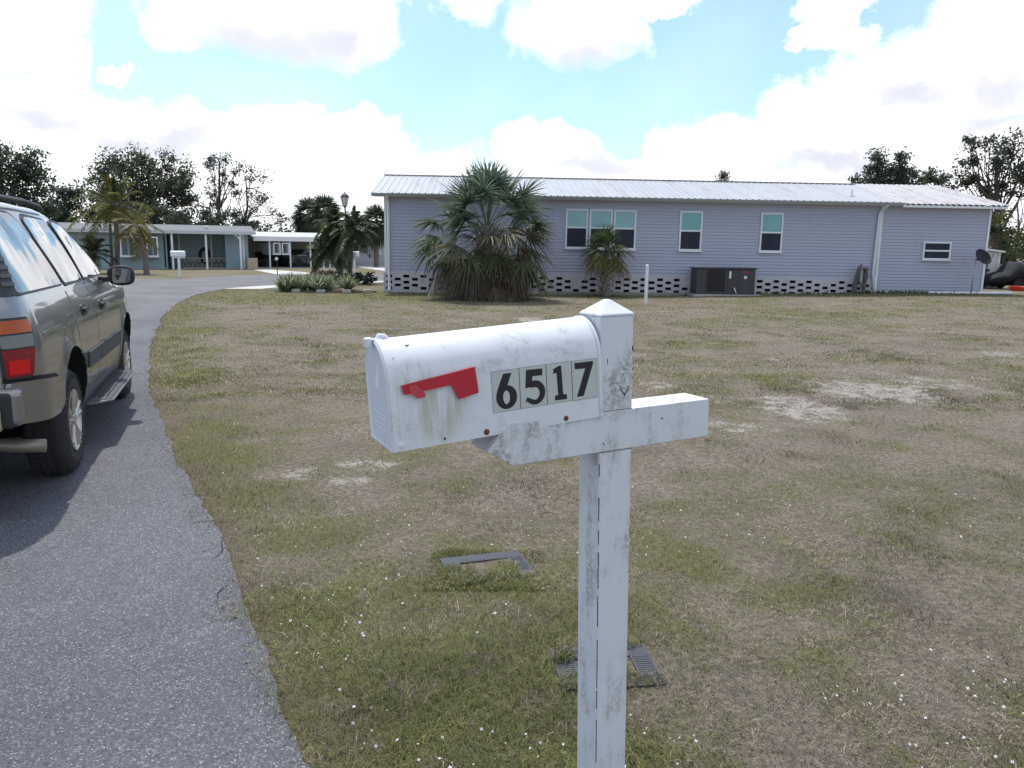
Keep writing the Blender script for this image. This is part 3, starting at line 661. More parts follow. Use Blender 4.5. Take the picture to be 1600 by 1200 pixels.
for sy in (-1, 1):
    rd = panel('rear_door', [(.36, 1.285)] + arc(0, .515, 52, 12, 10)[0:] + [(.56, .46), (1.185, .46), (1.185, 1.285)], .0008, M['paint'], r=.02, sy=sy)
    panel('seam', [(1.178, .45), (1.204, .45), (1.204, 1.31), (1.178, 1.31)], .0004, M['void'], rd, th=.001, r=0, sy=sy)
    fd = panel('front_door', [(1.198, .46), (2.42, .46), (2.44, .80), (2.40, 1.285), (1.198, 1.285)], .0008, M['paint'], r=.02, sy=sy)
    panel('seam', [(2.41, .45), (2.435, .45), (2.458, .80), (2.418, 1.27), (2.393, 1.27), (2.433, .80)], .0004, M['void'], fd, th=.001, r=0, sy=sy)
    for par, nm, pts in ((car, 'quarter_window', [(-.93, 1.335), (-.76, 1.800), (-.70, 1.825), (.02, 1.825), (.14, 1.79), (.335, 1.335)]),
                    (rd, 'window', [(.445, 1.34), (.30, 1.60), (.36, 1.785), (.50, 1.815), (1.02, 1.805), (1.16, 1.34)]), (fd, 'window', [(1.255, 1.34), (1.225, 1.775), (1.33, 1.80), (1.56, 1.775), (1.68, 1.70), (2.28, 1.345)])):
        if nm == 'window' and par is rd: pts = [(.46, 1.34), (.345, 1.66), (.40, 1.80), (1.02, 1.80), (1.155, 1.34)]
        if par is rd: pts = [(.44, 1.335), (.315, 1.62), (.345, 1.79), (.45, 1.815), (1.03, 1.805), (1.16, 1.335)]
        c_ = np.mean(pts, 0); fr = [tuple(c_ + (np.array(p) - c_) * (1 + .030 / np.linalg.norm(np.array(p) - c_))) for p in pts]
        panel('window_seal', fr, .001, M['dark'], par, th=.006, r=.06, sy=sy)
        panel(nm if par is car else 'window', pts, .0015, M['glass'], par, th=.008, r=.05, sy=sy)
    for par, x_, z_ in ((rd, .70, 1.115), (fd, 1.55, 1.095)):
        h_ = panel('door_handle', [(x_ - .10, z_ - .042), (x_ + .10, z_ - .042), (x_ + .10, z_ + .042), (x_ - .10, z_ + .042)], .004, M['dark'], par, th=.010, r=.035, sy=sy)
        panel('grip', [(x_ - .075, z_ - .014), (x_ + .075, z_ - .014), (x_ + .075, z_ + .018), (x_ - .075, z_ + .018)], .014, M['dark'], par, th=.02, r=.014, sy=sy)
    panel('side_moulding', [(.60, .665), (1.180, .655), (1.180, .79), (.60, .79)], .006, M['trim'], rd, th=.016, r=.015, sy=sy)
    panel('side_moulding', [(1.203, .655), (2.42, .645), (2.435, .78), (1.203, .79)], .006, M['trim'], fd, th=.016, r=.015, sy=sy)
    # tail lamp: amber over clear over red, wrapping the rear corner
    tl = panel('tail_lamp', [(-1.155, .86), (-1.02, .855), (-.935, 1.14), (-.955, 1.205), (-1.155, 1.205)], .003, M['dark'], th=.012, r=.02, sy=sy, grid=.03)
    def lens(nm, x0b, x0t, z0, z1, mt, o_=.013): panel(nm, [(-1.15, z0), (x0b, z0), (x0t, z1), (-1.15, z1)], o_, mt, tl, th=.007, r=.008, sy=sy, grid=.03)
    lens('amber_lens', -.960, -.952, 1.118, 1.190, M['lamp_amber']); lens('clear_lens', -.978, -.962, 1.036, 1.108, M['lamp_clear']); lens('red_lens', -1.018, -.981, .870, 1.026, M['lamp_red'])
    panel('reflector', [(-1.14, .885), (-1.045, .885), (-1.04, .965), (-1.14, .965)], .022, M['lamp_bright'], tl, th=.002, r=.006, sy=sy, grid=.03)
    # bumper wrapping the corner
    panel('bumper_side', [(-1.155, .60), (-.80, .565), (-.58, .55), (-.50, .60), (-.485, .74), (-.60, .790), (-.99, .835), (-1.155, .845)], .012, M['paint'], th=.026, r=.03, sy=sy, grid=.035)
    panel('bumper_seam', [(-1.155, .842), (-.985, .836), (-.60, .790), (-.52, .765), (-.52, .785), (-.60, .812), (-.985, .858), (-1.155, .866)], .004, M['void'], th=.004, r=0, sy=sy, grid=.035)
    # running board
    mb = MB(); yb = sy * .91
    mb.prism([(.66, sy * .80), (.70, sy * .93), (.86, sy * 1.09), (2.36, sy * 1.09), (2.50, sy * .93), (2.52, sy * .80)], lambda a, b_, d: (a, b_, d), .335, .372)
    rb_ = mb.build('running_board', M['trim'], car, bevel=.012, seg=3)
    mb = MB()
    for k in range(7): mb.box(.92, 2.24, min(sy * (.86 + k * .030), sy * (.872 + k * .030)), max(sy * (.86 + k * .030), sy * (.872 + k * .030)), .372, .377)
    mb.build('tread_strips', M['rubber'], rb_)
    mb = MB(); mb.tube([(.70, sy * .94, .352), (.86, sy * 1.098, .352), (2.36, sy * 1.098, .352), (2.50, sy * .94, .352)], .011, 8); mb.build('edge_trim', pm('grey_alloy_trim', (.16, .17, .18), .5, metal=.4, var=.1) if sy < 0 else bpy.data.materials['grey_alloy_trim'], rb_, smooth=True)
    mb = MB(); mb.box(.50, 2.44, min(sy * .90, sy * .935), max(sy * .90, sy * .935), .385, .44); mb.build('sill', M['trim'], car, bevel=.01)
    # roof rail
    mb = MB(); y_ = sy * .64
    mb.tube([(-.82, y_, 1.87), (-.72, y_, 1.90), (-.2, y_, 1.925), (.6, y_, 1.93), (1.1, y_, 1.915), (1.25, y_, 1.88)], [.012, .020, .020, .020, .018, .010], 8); mb.build('roof_rail', M['dark'], car, smooth=True)
    # wing mirror
    me_ = MB(); vv = []; ff = []
    ys = [.955, .98, 1.01, 1.07, 1.135, 1.17, 1.185]; hs_ = [.050, .078, .092, .098, .090, .072, .040]; ds = [.05, .075, .09, .098, .09, .07, .03]
    for k, (yy, hhh, dd) in enumerate(zip(ys, hs_, ds)):
        for j in range(16):
            a = 2 * math.pi * j / 16; cx_ = math.copysign(abs(math.cos(a)) ** .55, math.cos(a)); cz_ = math.copysign(abs(math.sin(a)) ** .55, math.sin(a))
            xx = 2.17 + (dd * cx_ if cx_ > 0 else -.0 + .035 * cx_); vv.append((xx, sy * yy, 1.325 + hhh * cz_))
    for k in range(len(ys) - 1):
        for j in range(16): ff.append((k * 16 + j, k * 16 + (j + 1) % 16, (k + 1) * 16 + (j + 1) % 16, (k + 1) * 16 + j))
    ff += [tuple(range(16)), tuple(range((len(ys) - 1) * 16, len(ys) * 16))[::-1]]
    me_.add(vv, ff); mir = me_.build('wing_mirror', M['dark'], car, smooth='auto')
    mb = MB(); mb.obox((2.17, sy * .93, 1.29), (.07, .12, .05)); mb.build('mirror_arm', M['dark'], mir, bevel=.01)
    mb = MB(); gpz = [(.995, 1.25), (1.155, 1.26), (1.165, 1.385), (1.005, 1.40)]
    mb.prism(roundpoly(gpz, .03), lambda a, z, d: (d - .20 * (z - 1.32), sy * a, z), 2.1345, 2.1185); mb.build('mirror_glass', pm('mirror_silver', (.75, .78, .8), .02, metal=1., var=0.) if sy < 0 else bpy.data.materials['mirror_silver'], mir)
# dark striped reflection in the quarter glass, built as a slatted panel
lv = panel('dark_reflection', [(-1.10, 1.325), (-.915, 1.325), (-.745, 1.79), (-.93, 1.79)], .002, M['dark'], th=.006, r=.01)
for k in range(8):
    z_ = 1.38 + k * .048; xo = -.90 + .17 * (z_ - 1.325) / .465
    panel('reflection_stripe', [(xo - .14, z_), (xo - .030, z_), (xo - .024, z_ + .022), (xo - .14, z_ + .022)], .009, M['trim'], lv, th=.006, r=0)
# rear panels, step bumper, plate recess, glass
mb = MB(); mb.box(-1.235, -1.13, -.93, .93, .60, .82); rbm = mb.build('rear_bumper', M['paint'], car, bevel=.04, seg=4)
mb = MB(); mb.box(-1.25, -1.12, -.885, .885, .595, .80); mb.build('step_pad', M['dark'], rbm, bevel=.02, seg=3)
mb = MB(); mb.box(-1.30, -1.20, -.84, .84, .585, .735); mb.build('bumper_bar', M['chrome'], rbm, bevel=.03, seg=4)
mb = MB(); mb.box(-1.185, -1.155, -.72, .72, .86, 1.26); tg = mb.build('tailgate', M['paint'], car, bevel=.012, seg=3)
mb = MB(); mb.add([(-1.168, -.66, 1.33), (-1.168, .66, 1.33), (-1.085, .60, 1.78), (-1.085, -.60, 1.78), (-1.13, -.66, 1.33), (-1.13, .66, 1.33), (-1.02, .60, 1.78), (-1.02, -.60, 1.78)], [(0, 1, 2, 3), (4, 7, 6, 5), (0, 4, 5, 1), (1, 5, 6, 2), (2, 6, 7, 3), (3, 7, 4, 0)])
mb.build('rear_window', M['glass'], car)
mb = MB(); mb.tube([(-.2, -.42, .40), (-.62, -.45, .42), (-.86, -.58, .44), (-.90, -.80, .42), (-.90, -.96, .41)], .040, 14); mb.build('exhaust_pipe', pm('sooty_pipe', (.26, .22, .18), .5, metal=.6, var=.3), car, smooth=True)
mb = MB(); mb.box(-1.0, 3.6, -.50, .50, .26, .36); mb.box(-.12, .12, -.78, .78, .30, .46); mb.box(2.84, 3.06, -.78, .78, .30, .46); mb.build('chassis', M['void'], car)
# windscreen, bonnet front, grille, head lamps (face away from the camera)
mb = MB(); mb.add([(2.40, -.74, 1.305), (2.40, .74, 1.305), (1.72, .60, 1.795), (1.72, -.60, 1.795), (2.37, -.74, 1.28), (2.37, .74, 1.28), (1.69, .60, 1.77), (1.69, -.60, 1.77)], [(0, 1, 2, 3), (4, 7, 6, 5), (0, 4, 5, 1), (1, 5, 6, 2), (2, 6, 7, 3), (3, 7, 4, 0)]); mb.build('windscreen', M['glass'], car)
mb = MB(); mb.box(3.80, 3.90, -.45, .45, .72, .98); mb.build('grille', M['dark'], car, bevel=.02)
for s in (-1, 1):
    mb = MB(); mb.box(3.74, 3.885, min(s * .47, s * .80), max(s * .47, s * .80), .76, .97); mb.build('headlight', M['lamp_clear'], car, bevel=.03)
mb = MB(); mb.box(3.80, 3.98, -.86, .86, .42, .68); mb.build('front_bumper', M['paint'], car, bevel=.05, seg=4)
# wheels
def wheel(x, sy):
    yo = sy * .965; w_ = .27
    prof = [(.215, -.02), (.232, .0), (.30, .008), (.345, -.004), (.366, -.028), (.378, -.055), (.380, -.135), (.378, -.215), (.366, -.242), (.30, -.27), (.23, -.26), (.215, -.25)]
    e = empty('wheel', (x, yo, .378)); e.parent = car; e.rotation_euler = (0, 0, 0 if sy < 0 else math.pi)
    mb = MB(); mb.lathe([(r_, -h_) for r_, h_ in prof], (0, 0, 0), 'y', 56)
    # tread blocks
    for k in range(56):
        a = 2 * math.pi * k / 56
        for yy, w2_ in ((.065, .035), (.112, .03), (.158, .03), (.205, .035)):
            mb.obox((math.cos(a) * .381, yy, math.sin(a) * .381), (.008, w2_, .030), (0, -a, 0))
    for k in range(40):                                   # sidewall lettering-free ribs
        a = 2 * math.pi * k / 40; mb.obox((math.cos(a) * .318, -.0075, math.sin(a) * .318), (.05, .004, .004), (0, -a, 0))
    mb.build('tyre', M['rubber'], e, smooth='auto')
    mb = MB(); mb.lathe([(.216, .02), (.222, -.004), (.212, -.006), (.200, .004), (.190, .045), (.186, .09), (0.05, .10), (.0, .10)], (0, 0, 0), 'y', 48)
    for k in range(5):
        a = 2 * math.pi * k / 5 + .3
        for da in (-.16, .16):
            c_, s_ = math.cos(a + da), math.sin(a + da); c2, s2_ = math.cos(a + da * 1.25), math.sin(a + da * 1.25)
            mb.tube([(.05 * c_, .018, .05 * s_), (.12 * c_, .012, .12 * s_), (.207 * c2, .006, .207 * s2_)], [.022, .019, .022], 6)
    mb.lathe([(0, -.004), (.038, -.002), (.046, .012), (.06, .02), (.075, .03), (.075, .06)], (0, 0, 0), 'y', 24)
    rim = mb.build('rim', M['alloy'], e, smooth='auto')
    mb = MB()
    for k in range(6):
        a = 2 * math.pi * k / 6; mb.tube([(.062 * math.cos(a), .02, .062 * math.sin(a)), (.062 * math.cos(a), -.002, .062 * math.sin(a))], .009, 6)
    tag(mb.build('lug_nuts', M['chrome'], e), kind='stuff')
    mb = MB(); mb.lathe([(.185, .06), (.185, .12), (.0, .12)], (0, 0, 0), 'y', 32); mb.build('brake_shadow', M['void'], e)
for x_ in (0., 2.94):
    for s in (-1, 1): wheel(x_, s)

# ---------------------------------------------------------------- the long grey house (frame: x along the front, y into the depth)
def clad(name, col, pitch=.115, var=.05):
    m, t, b, o = newmat(name); P = t.n('ShaderNodeTexCoord').outputs['Object']
    n = t.noise(P, .8, 5, .6); n2 = t.noise(t.vm('MULTIPLY', P, (1, 1, .1)), 3., 6, .7)
    c = t.mix(n, tuple(x * (1 - var) for x in col), tuple(x * (1 + var) for x in col))
    c = t.mix(t.m('MULTIPLY', t.ss(n2, .52, .8), .22), c, tuple(x * .6 for x in col))
    t.put(b.inputs['Base Color'], c); b.inputs['Roughness'].default_value = .55
    return m
M['siding'] = clad('lavender_grey_siding', (.385, .395, .485))
M['trimw'] = pm('white_trim', (.74, .75, .77), .5, var=.06, scale=2, dirt=(.35, .33, .32), dirt_amt=.3)
M['teal'] = pm('teal_window_film', (.10, .33, .36), .25, var=.35, scale=1.1, coat=1., spec=.6)
M['wglass'] = pm('dark_window_screen', (.022, .026, .045), .5, var=.5, scale=5, spec=.25, stretch=(1, 1, .15))
m, t, b, o = newmat('white_metal_roof'); P = t.n('ShaderNodeTexCoord').outputs['Object']
n = t.noise(t.vm('MULTIPLY', P, (1, .12, .12)), 2.2, 7, .7); c = t.mix(t.ss(n, .45, .75), (.43, .44, .46), (.35, .30, .285))
c = t.mix(t.m('MULTIPLY', t.ss(t.noise(P, .5, 3), .4, .7), .3), c, (.34, .36, .40))
t.put(b.inputs['Base Color'], c); b.inputs['Roughness'].default_value = .42; b.inputs['Metallic'].default_value = .15; M['roofw'] = m
m, t, b, o = newmat('peeling_white_roof'); P = t.n('ShaderNodeTexCoord').outputs['Object']
n = t.noise(t.vm('MULTIPLY', P, (1, .10, .10)), 4.5, 8, .72); n2 = t.noise(P, 3., 6, .7)
c = t.mix(t.m('MULTIPLY', t.ss(n, .47, .62), t.ss(n2, .35, .6)), (.42, .42, .435), (.27, .20, .195))
t.put(b.inputs['Base Color'], c); b.inputs['Roughness'].default_value = .6; M['roofp'] = m
def lap(mb, x0, x1, z0, z1, y=0., pitch=.114, lip=.017):
    """lapped boards facing -y"""
    n = int(math.ceil((z1 - z0) / pitch)); pr = []
    for k in range(n):
        a = z0 + k * pitch; b_ = min(z1, a + pitch); pr += [(y - lip, a), (y - lip, a + .008), (y, b_)]
    k = len(pr); vs = [(x, yy, zz) for x in (x0, x1) for yy, zz in pr]; mb.add(vs, [(i, i + k, i + k + 1, i + 1) for i in range(k - 1)])
def sash(parent, x0, x1, z0, z1, zr=None, name='window', top=None, bot=None, y=-.02, fw=.06, horiz=True):
    """white frame standing proud, two panes"""
    mb = MB(); yo, yi = y - .035, .01
    for a in ((x0 - .0, x1 + .0, z1 - fw, z1), (x0, x1, z0, z0 + fw)): mb.box(a[0], a[1], yo, yi, a[2], a[3])
    for a in ((x0, x0 + fw), (x1 - fw, x1)): mb.box(a[0], a[1], yo + .001, yi, z0 + fw, z1 - fw)
    if zr: mb.box(x0 + fw, x1 - fw, yo + .006, yi, zr - .03, zr + .03)
    f = mb.build(name, M['trimw'], parent, bevel=.005, seg=1)
    zr2 = zr or z0 + fw
    if zr:
        mb = MB(); mb.box(x0 + fw, x1 - fw, y - .008, y + .01, z0 + fw, zr - .03); mb.build('lower_pane', bot or M['wglass'], f)
        mb = MB(); mb.box(x0 + fw, x1 - fw, y - .012, y + .01, zr + .03, z1 - fw); mb.build('upper_pane', top or M['teal'], f)
    else:
        mb = MB(); mb.box(x0 + fw, x1 - fw, y - .004, y + .01, z0 + fw, z1 - fw); mb.build('pane', bot or M['wglass'], f)
    mb = MB(); mb.box(x0 - .03, x1 + .03, yo - .03, yi - .001, z0 - .035, z0 - .001); mb.build('sill', M['trimw'], f)
    return f
HO = np.array([-4.5377, 27.9, 0.])
he = empty('manufactured_house', HO, rz=R(2.4), ry=.004)
tag(he, 'long lavender grey sided house with white metal roof and pierced block skirting', 'house')
L1, L2, DP = 17.84, 21.85, 6.9
mb = MB(); lap(mb, 0, L1 - .05, .722, 3.40); mb.box(0, L1 - .02, .012, DP, .70, 3.42)
# gable end triangles
for x in (0., L1 - .02): mb.add([(x, 0, 3.40), (x, DP, 3.40), (x, DP / 2, 4.32)], [(0, 1, 2)])
mb.build('wall', M['siding'], he, fixn=False)
mb = MB(); lap(mb, L1, L2, .12, 3.34, y=.002); mb.box(L1 - .01, L2, .014, 8.6, -.2, 3.34)
for x in (L2,): mb.add([(x, 0, 3.33), (x, 8.6, 3.33), (x, 4.4, 4.40)], [(0, 1, 2)])
mb.build('annexe_wall', M['siding'], he, fixn=False)
for x in (.0, L1 + .004, L2): mb = MB(); mb.box(x - .05, x + .03, -.035, .05, .72 if x < 1 else .14, 3.38); mb.build('corner_board', M['trimw'], he)
def metal_roof(name, x0, x1, ye, yr, yb, ze, zr, mat, pitch=.23, h=.022, wave=False):
    """ribbed sheet from the eave at ye up to the ridge and down the back"""
    mb = MB(); prof = []; x = x0
    while x < x1 - .001:
        if wave: prof += [(x, 0), (x + pitch * .25, h * .6), (x + pitch * .5, h), (x + pitch * .75, h * .6)]
        else: prof += [(x, h), (x + .025, h), (x + .045, 0), (x + pitch / 2 - .01, 0), (x + pitch / 2, .007), (x + pitch / 2 + .01, 0), (x + pitch - .02, 0)]
        x += pitch
    prof.append((x1, 0)); prof = [(min(a, x1), b_) for a, b_ in prof]; k = len(prof)
    rows = [(ye, ze), (yr, zr), (yb, ze)]
    vs = [(a, yy, zz + b_) for yy, zz in rows for a, b_ in prof] + [(a, yy, zz + b_ - .006) for yy, zz in rows for a, b_ in prof]
    fs = []
    for r_ in range(2):
        for i in range(k - 1): fs.append((r_ * k + i, r_ * k + i + 1, (r_ + 1) * k + i + 1, (r_ + 1) * k + i)); o = 3 * k; fs.append((o + r_ * k + i, o + (r_ + 1) * k + i, o + (r_ + 1) * k + i + 1, o + r_ * k + i + 1))
    for i in range(k - 1): fs.append((i, 3 * k + i, 3 * k + i + 1, i + 1))
    mb.add(vs, fs); return mb.build(name, mat, he, fixn=False)
rf = metal_roof('roof', -.42, 18.36, -.42, 3.4, 7.3, 3.445, 4.36, M['roofw'])
mb = MB(); mb.box(-.44, 18.38, 3.28, 3.52, 4.372, 4.392); mb.build('ridge_cap', M['roofw'], rf)
for xx in (-.425, 18.34):
    mb = MB()
    for (ya, za), (yb_, zb_) in (((-.42, 3.44), (3.4, 4.355)), ((3.4, 4.355), (7.3, 3.44))): mb.add([(xx, ya, za), (xx, yb_, zb_), (xx, yb_, zb_ - .13), (xx, ya, za - .13), (xx + .02, ya, za), (xx + .02, yb_, zb_), (xx + .02, yb_, zb_ - .13), (xx + .02, ya, za - .13)], [(0, 1, 2, 3), (7, 6, 5, 4), (0, 4, 5, 1), (3, 2, 6, 7)])
    mb.build('barge_board', M['trimw'], rf, fixn=True)
mb = MB(); mb.box(-.40, 18.34, -.40, .01, 3.335, 3.350); mb.build('soffit', M['trimw'], he)
m_ = pm('gutter_paint', (.42, .45, .47), .5, var=.08, scale=1, dirt=(.3, .28, .26), dirt_amt=.3)
mb = MB(); mb.prism([(-.43, 3.34), (-.50, 3.40), (-.515, 3.432), (-.405, 3.432), (-.405, 3.34)], lambda a, b_, d: (d, a, b_), -.43, 18.37); mb.build('gutter', m_, he)
mb = MB(); mb.tube([(.10, -.42, 3.34), (.10, -.12, 3.20), (.10, -.075, 3.1), (.10, -.075, .75), (.12, -.09, .2), (.12, -.22, .08)], .048, 4); mb.build('downspout', M['trimw'], he)
mb = MB(); mb.tube([(17.80, -.42, 3.34), (17.75, -.14, 3.15), (17.72, -.085, 3.0), (17.68, -.085, .9), (17.72, -.10, .7), (17.78, -.20, .16)], .056, 4); mb.build('downspout', M['trimw'], he)
rp = metal_roof('annexe_roof', 18.40, 22.28, -.38, 4.4, 9., 3.40, 4.46, M['roofp'], pitch=.21, h=.03, wave=True)
rp2 = metal_roof('annexe_roof', 17.9, 18.42, 3.5, 4.4, 9., 4.26, 4.462, M['roofp'], pitch=.21, h=.03, wave=True)
mb = MB(); mb.box(18.40, 22.24, -.36, -.33, 3.29, 3.392); mb.box(18.40, 22.24, -.32, .02, 3.29, 3.30); mb.build('fascia', M['trimw'], he)
mb = MB()
for k in range(18): x = 18.5 + k * .21; mb.box(x, x + .12, -.365, -.361, 3.362, 3.386)
tag(mb.build('eave_gaps', M['void'], he), kind='stuff')
# pierced block skirting: open cells left out of the wall, a dark crawl space behind
mb = MB(); z0, rh, cw = -.10, .105, .305; x = -.05; rows_ = 8
cols_ = int((L1 - .1) / cw)
for c_ in range(cols_ + 1):
    xa, xb = x + c_ * cw, min(x + (c_ + 1) * cw, L1 - .06)
    op = set()
    for r_ in range(1, 7):
        if (r_ + c_) % 2 == 0 and r_ >= 2 and rng.random() < .93: op.add(r_)
    zlist = [z0 + r_ * rh for r_ in range(rows_ + 1)]; zlist[-1] = .722
    for r_ in range(rows_):
        a, b_ = zlist[r_], zlist[r_ + 1]
        if r_ in op:
            m1, m2 = xa + .045, xb - .045; e1_, e2_ = a + .003, b_ - .003
            mb.box(xa, m1, -.04, .05, a, b_); mb.box(m2, xb, -.04, .05, a, b_); mb.box(m1, m2, -.04, .05, a, e1_); mb.box(m1, m2, -.04, .05, e2_, b_)
        else: mb.box(xa, xb, -.04 + .002 * ((r_ + c_) % 3), .05, a, b_)
mb.box(-.10, -.06, -.03, DP, -.1, .715)
mb.build('skirting', M['block'], he)
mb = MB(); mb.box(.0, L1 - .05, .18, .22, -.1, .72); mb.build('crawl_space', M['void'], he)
for x0_, x1_, za, zb_, zr_ in ((6.37, 7.17, 1.655, 3.035, 2.39), (7.22, 8.04, 1.65, 3.03, 2.385), (8.09, 8.90, 1.64, 3.025, 2.38), (10.47, 11.29, 1.635, 3.035, 2.34), (13.41, 14.23, 1.635, 3.025, 2.33)):
    sash(he, x0_, x1_, za, zb_, zr_)
sash(he, 19.47, 20.51, 1.45, 2.10, 1.775, top=M['wglass'])
# roof vent
mb = MB(); mb.tube([(16.95, .62, 3.70), (16.95, .62, 3.95)], .03, 8); mb.tube([(16.85, .62, 3.71), (17.05, .62, 3.71)], .02, 6); mb.build('roof_vent', M['trimw'], rf)

# a helper that turns house-frame coordinates into world ones
he.rotation_mode = 'XYZ'; HM = Matrix.Translation(Vector(HO)) @ he.rotation_euler.to_matrix().to_4x4()
def hw_(x, y, z): return HM @ Vector((x, y, z))
# air conditioner
p = hw_(10.90, -1.02, 0); ac = empty('air_conditioner', (p.x, p.y, float(gh(p.x, p.y)) + .0), rz=R(2.4))
tag(ac, 'dark grey packaged air conditioner unit on a slab against the house skirting', 'air conditioner')
M['acm'] = pm('brown_grey_cabinet', (.045, .04, .046), .5, var=.15, scale=4)
mb = MB(); mb.box(-.1, 2.3, -.15, .85, -.1, .07); mb.build('slab', M['concrete'], ac)
mb = MB(); mb.box(.02, 2.1, .0, .78, .07, .95); cb = mb.build('cabinet', M['acm'], ac, bevel=.015)
mb = MB(); mb.box(-.03, 2.15, -.04, .82, .951, 1.0); mb.build('top_cover', M['acm'], ac, bevel=.01)
mb = MB()
for k in range(17): x = .40 + k * .038; mb.box(x, x + .012, -.022, -.001, .16, .92)
for k in range(8): z = .17 + k * .104; mb.box(.38, 1.06, -.026, -.0225, z, z + .008)
tag(mb.build('coil_grille', M['dark'], ac), kind='stuff')
mb = MB(); mb.box(1.17, 1.24, -.004, .002, .63, .88); mb.build('notice_plate', M['trimw'], cb)
mb = MB(); mb.box(1.66, 1.86, -.005, .002, .825, .875); mb.build('badge', M['flagred'], cb)
mb = MB(); mb.box(1.70, 1.80, -.004, .002, .62, .72); mb.build('rating_plate', M['trimw'], cb)
mb = MB(); mb.box(1.68, 1.82, -.003, .002, .14, .56); mb.build('service_panel', M['trim'], cb)
mb = MB()
for a, b_ in ((1.12, .35), (1.50, .35)): mb.box(a, a + .008, -.003, .002, .08, .94)
mb.build('panel_gaps', M['void'], cb)
mb = MB(); mb.tube([(1.35, -.02, .30), (1.35, -.10, .28), (1.42, -.12, .10)], .018, 8); mb.build('drain_pipe', M['trimw'], ac, smooth=True)
# satellite dish on its pole
p = hw_(20.98, -.75, 0); gz = float(gh(p.x, p.y))
ds_ = empty('satellite_dish', (p.x, p.y, gz), rz=R(4)); tag(ds_, 'dark satellite dish on a slim pole in front of the house corner', 'satellite dish')
mb = MB(); mb.tube([(0, 0, -.1), (.03, 0, .75), (.06, .0, 1.28)], .022, 8); mb.build('pole', M['steel'], ds_, smooth=True)
mb = MB(); nrm = Vector((.30, -.80, .52)).normalized(); ax = nrm.cross(Vector((0, 0, 1))).normalized(); bx_ = ax.cross(nrm)
V = []; cdish = Vector((.20, -.10, 1.34)); fs = []
for s_ in (0, .012):
    for i in range(6):
        for j in range(26):
            r_ = .36 * i / 5; a = 2 * math.pi * j / 26; V.append(cdish + ax * r_ * math.cos(a) * 1.05 + bx_ * r_ * .86 * math.sin(a) + nrm * (.55 * r_ * r_ - s_))
for s_ in range(2):
    for i in range(5):
        for j in range(26): a, b_ = s_ * 156 + i * 26 + j, s_ * 156 + i * 26 + (j + 1) % 26; fs.append((a, b_, b_ + 26, a + 26))
for j in range(26): fs.append((130 + j, 130 + (j + 1) % 26, 286 + (j + 1) % 26, 286 + j))
mb.add(V, fs); mb.build('reflector', pm('dark_dish', (.010, .010, .018), .9, var=.2), ds_, smooth=True)
mb = MB(); mb.tube([(.06, .0, 1.26), (.13, .02, 1.30), tuple(cdish + nrm * -.01)], .026, 6); mb.obox((.10, .0, 1.28), (.10, .08, .12)); mb.build('bracket', M['steel'], ds_)
mb = MB(); e_ = cdish + bx_ * -.30; f_ = cdish + nrm * .42 + bx_ * -.16; mb.tube([tuple(e_), tuple(f_)], .012, 6); mb.obox(tuple(f_), (.07, .07, .10)); mb.build('feed_arm', M['steel'], ds_)
# marker stake in the lawn
g_ = gp(1011, 472); sz = float(gh(g_[0], g_[1])); st = MB(); st.tube([(0, 0, -.1), (-.01, .0, .6), (0, .0, 1.12), (0, 0, 1.165), (0, 0, 1.19)], [.05, .05, .05, .046, .02], 12)
o = st.build('marker_post', M['white'], None, smooth='auto'); o.location = (4.05, 23.7, float(gh(4.05, 23.7))); tag(o, 'plain white round marker post standing alone in the dry lawn', 'post')
# white pipe along the foot of the wall
mb = MB(); a = hw_(19.7, -.30, .17); b_ = hw_(22.75, -.36, .19); mb.tube([(a.x, a.y, float(gh(a.x, a.y)) + .05), (b_.x, b_.y, float(gh(b_.x, b_.y)) + .05)], .05, 8)
tag(mb.build('drain_pipe', M['trimw']), 'white pipe lying on the grass along the foot of the wall', 'pipe')
mb = MB(); a = hw_(5.4, -.5, 0); b_ = hw_(10.6, -.45, 0); gz_ = float(gh(a.x, a.y))
mb.prism([(a.x, a.y), (b_.x, b_.y), (b_.x, b_.y + .14), (a.x, a.y + .14)], lambda u_, v_, d: (u_, v_, d), -.02, .10)
tag(mb.build('timber_edging', pm('weathered_timber', (.26, .24, .21), .9, var=.3, scale=8)), 'weathered timber edging lying along the block skirting', 'edging')
# weathered hose reel box / bundle leaning at the skirting end
p = hw_(17.15, -.32, 0); hz = float(gh(p.x, p.y)); hs = empty('hose_stand', (p.x, p.y, hz), rz=R(2)); tag(hs, 'weathered wooden stand with coiled hose leaning beside the downspout', 'hose stand')
M['oldwood'] = pm('grey_old_wood', (.13, .11, .10), .9, var=.5, scale=8, bump=.6, bscale=30, stretch=(1, 1, .2))
mb = MB(); mb.tube([(-.22, .05, -.05), (-.20, .0, .5), (-.12, -.03, .95), (-.05, -.04, 1.06)], [.10, .085, .07, .03], 7); mb.build('post', M['oldwood'], hs)
mb = MB(); mb.tube([(.12, .02, -.05), (.11, .0, .5), (.10, .0, .98)], [.07, .065, .055], 6); mb.build('post', M['oldwood'], hs)
mb = MB()
for k in range(4): mb.tube([(.0 + .15 * math.cos(a), -.10 - .02 * k, .62 + (.36 - .02 * k) * math.sin(a)) for a in np.linspace(0, 2 * math.pi, 20)], .013, 6)
mb.build('hose', pm('faded_hose', (.22, .19, .17), .7, var=.2), hs, smooth=True)
mb = MB(); mb.box(.03, .20, -.05, .05, .84, .93); mb.box(.0, .06, -.05, .05, .25, .33); mb.build('bracket', M['dark'], hs)
# weeds at the foot of the walls come with the grass further down

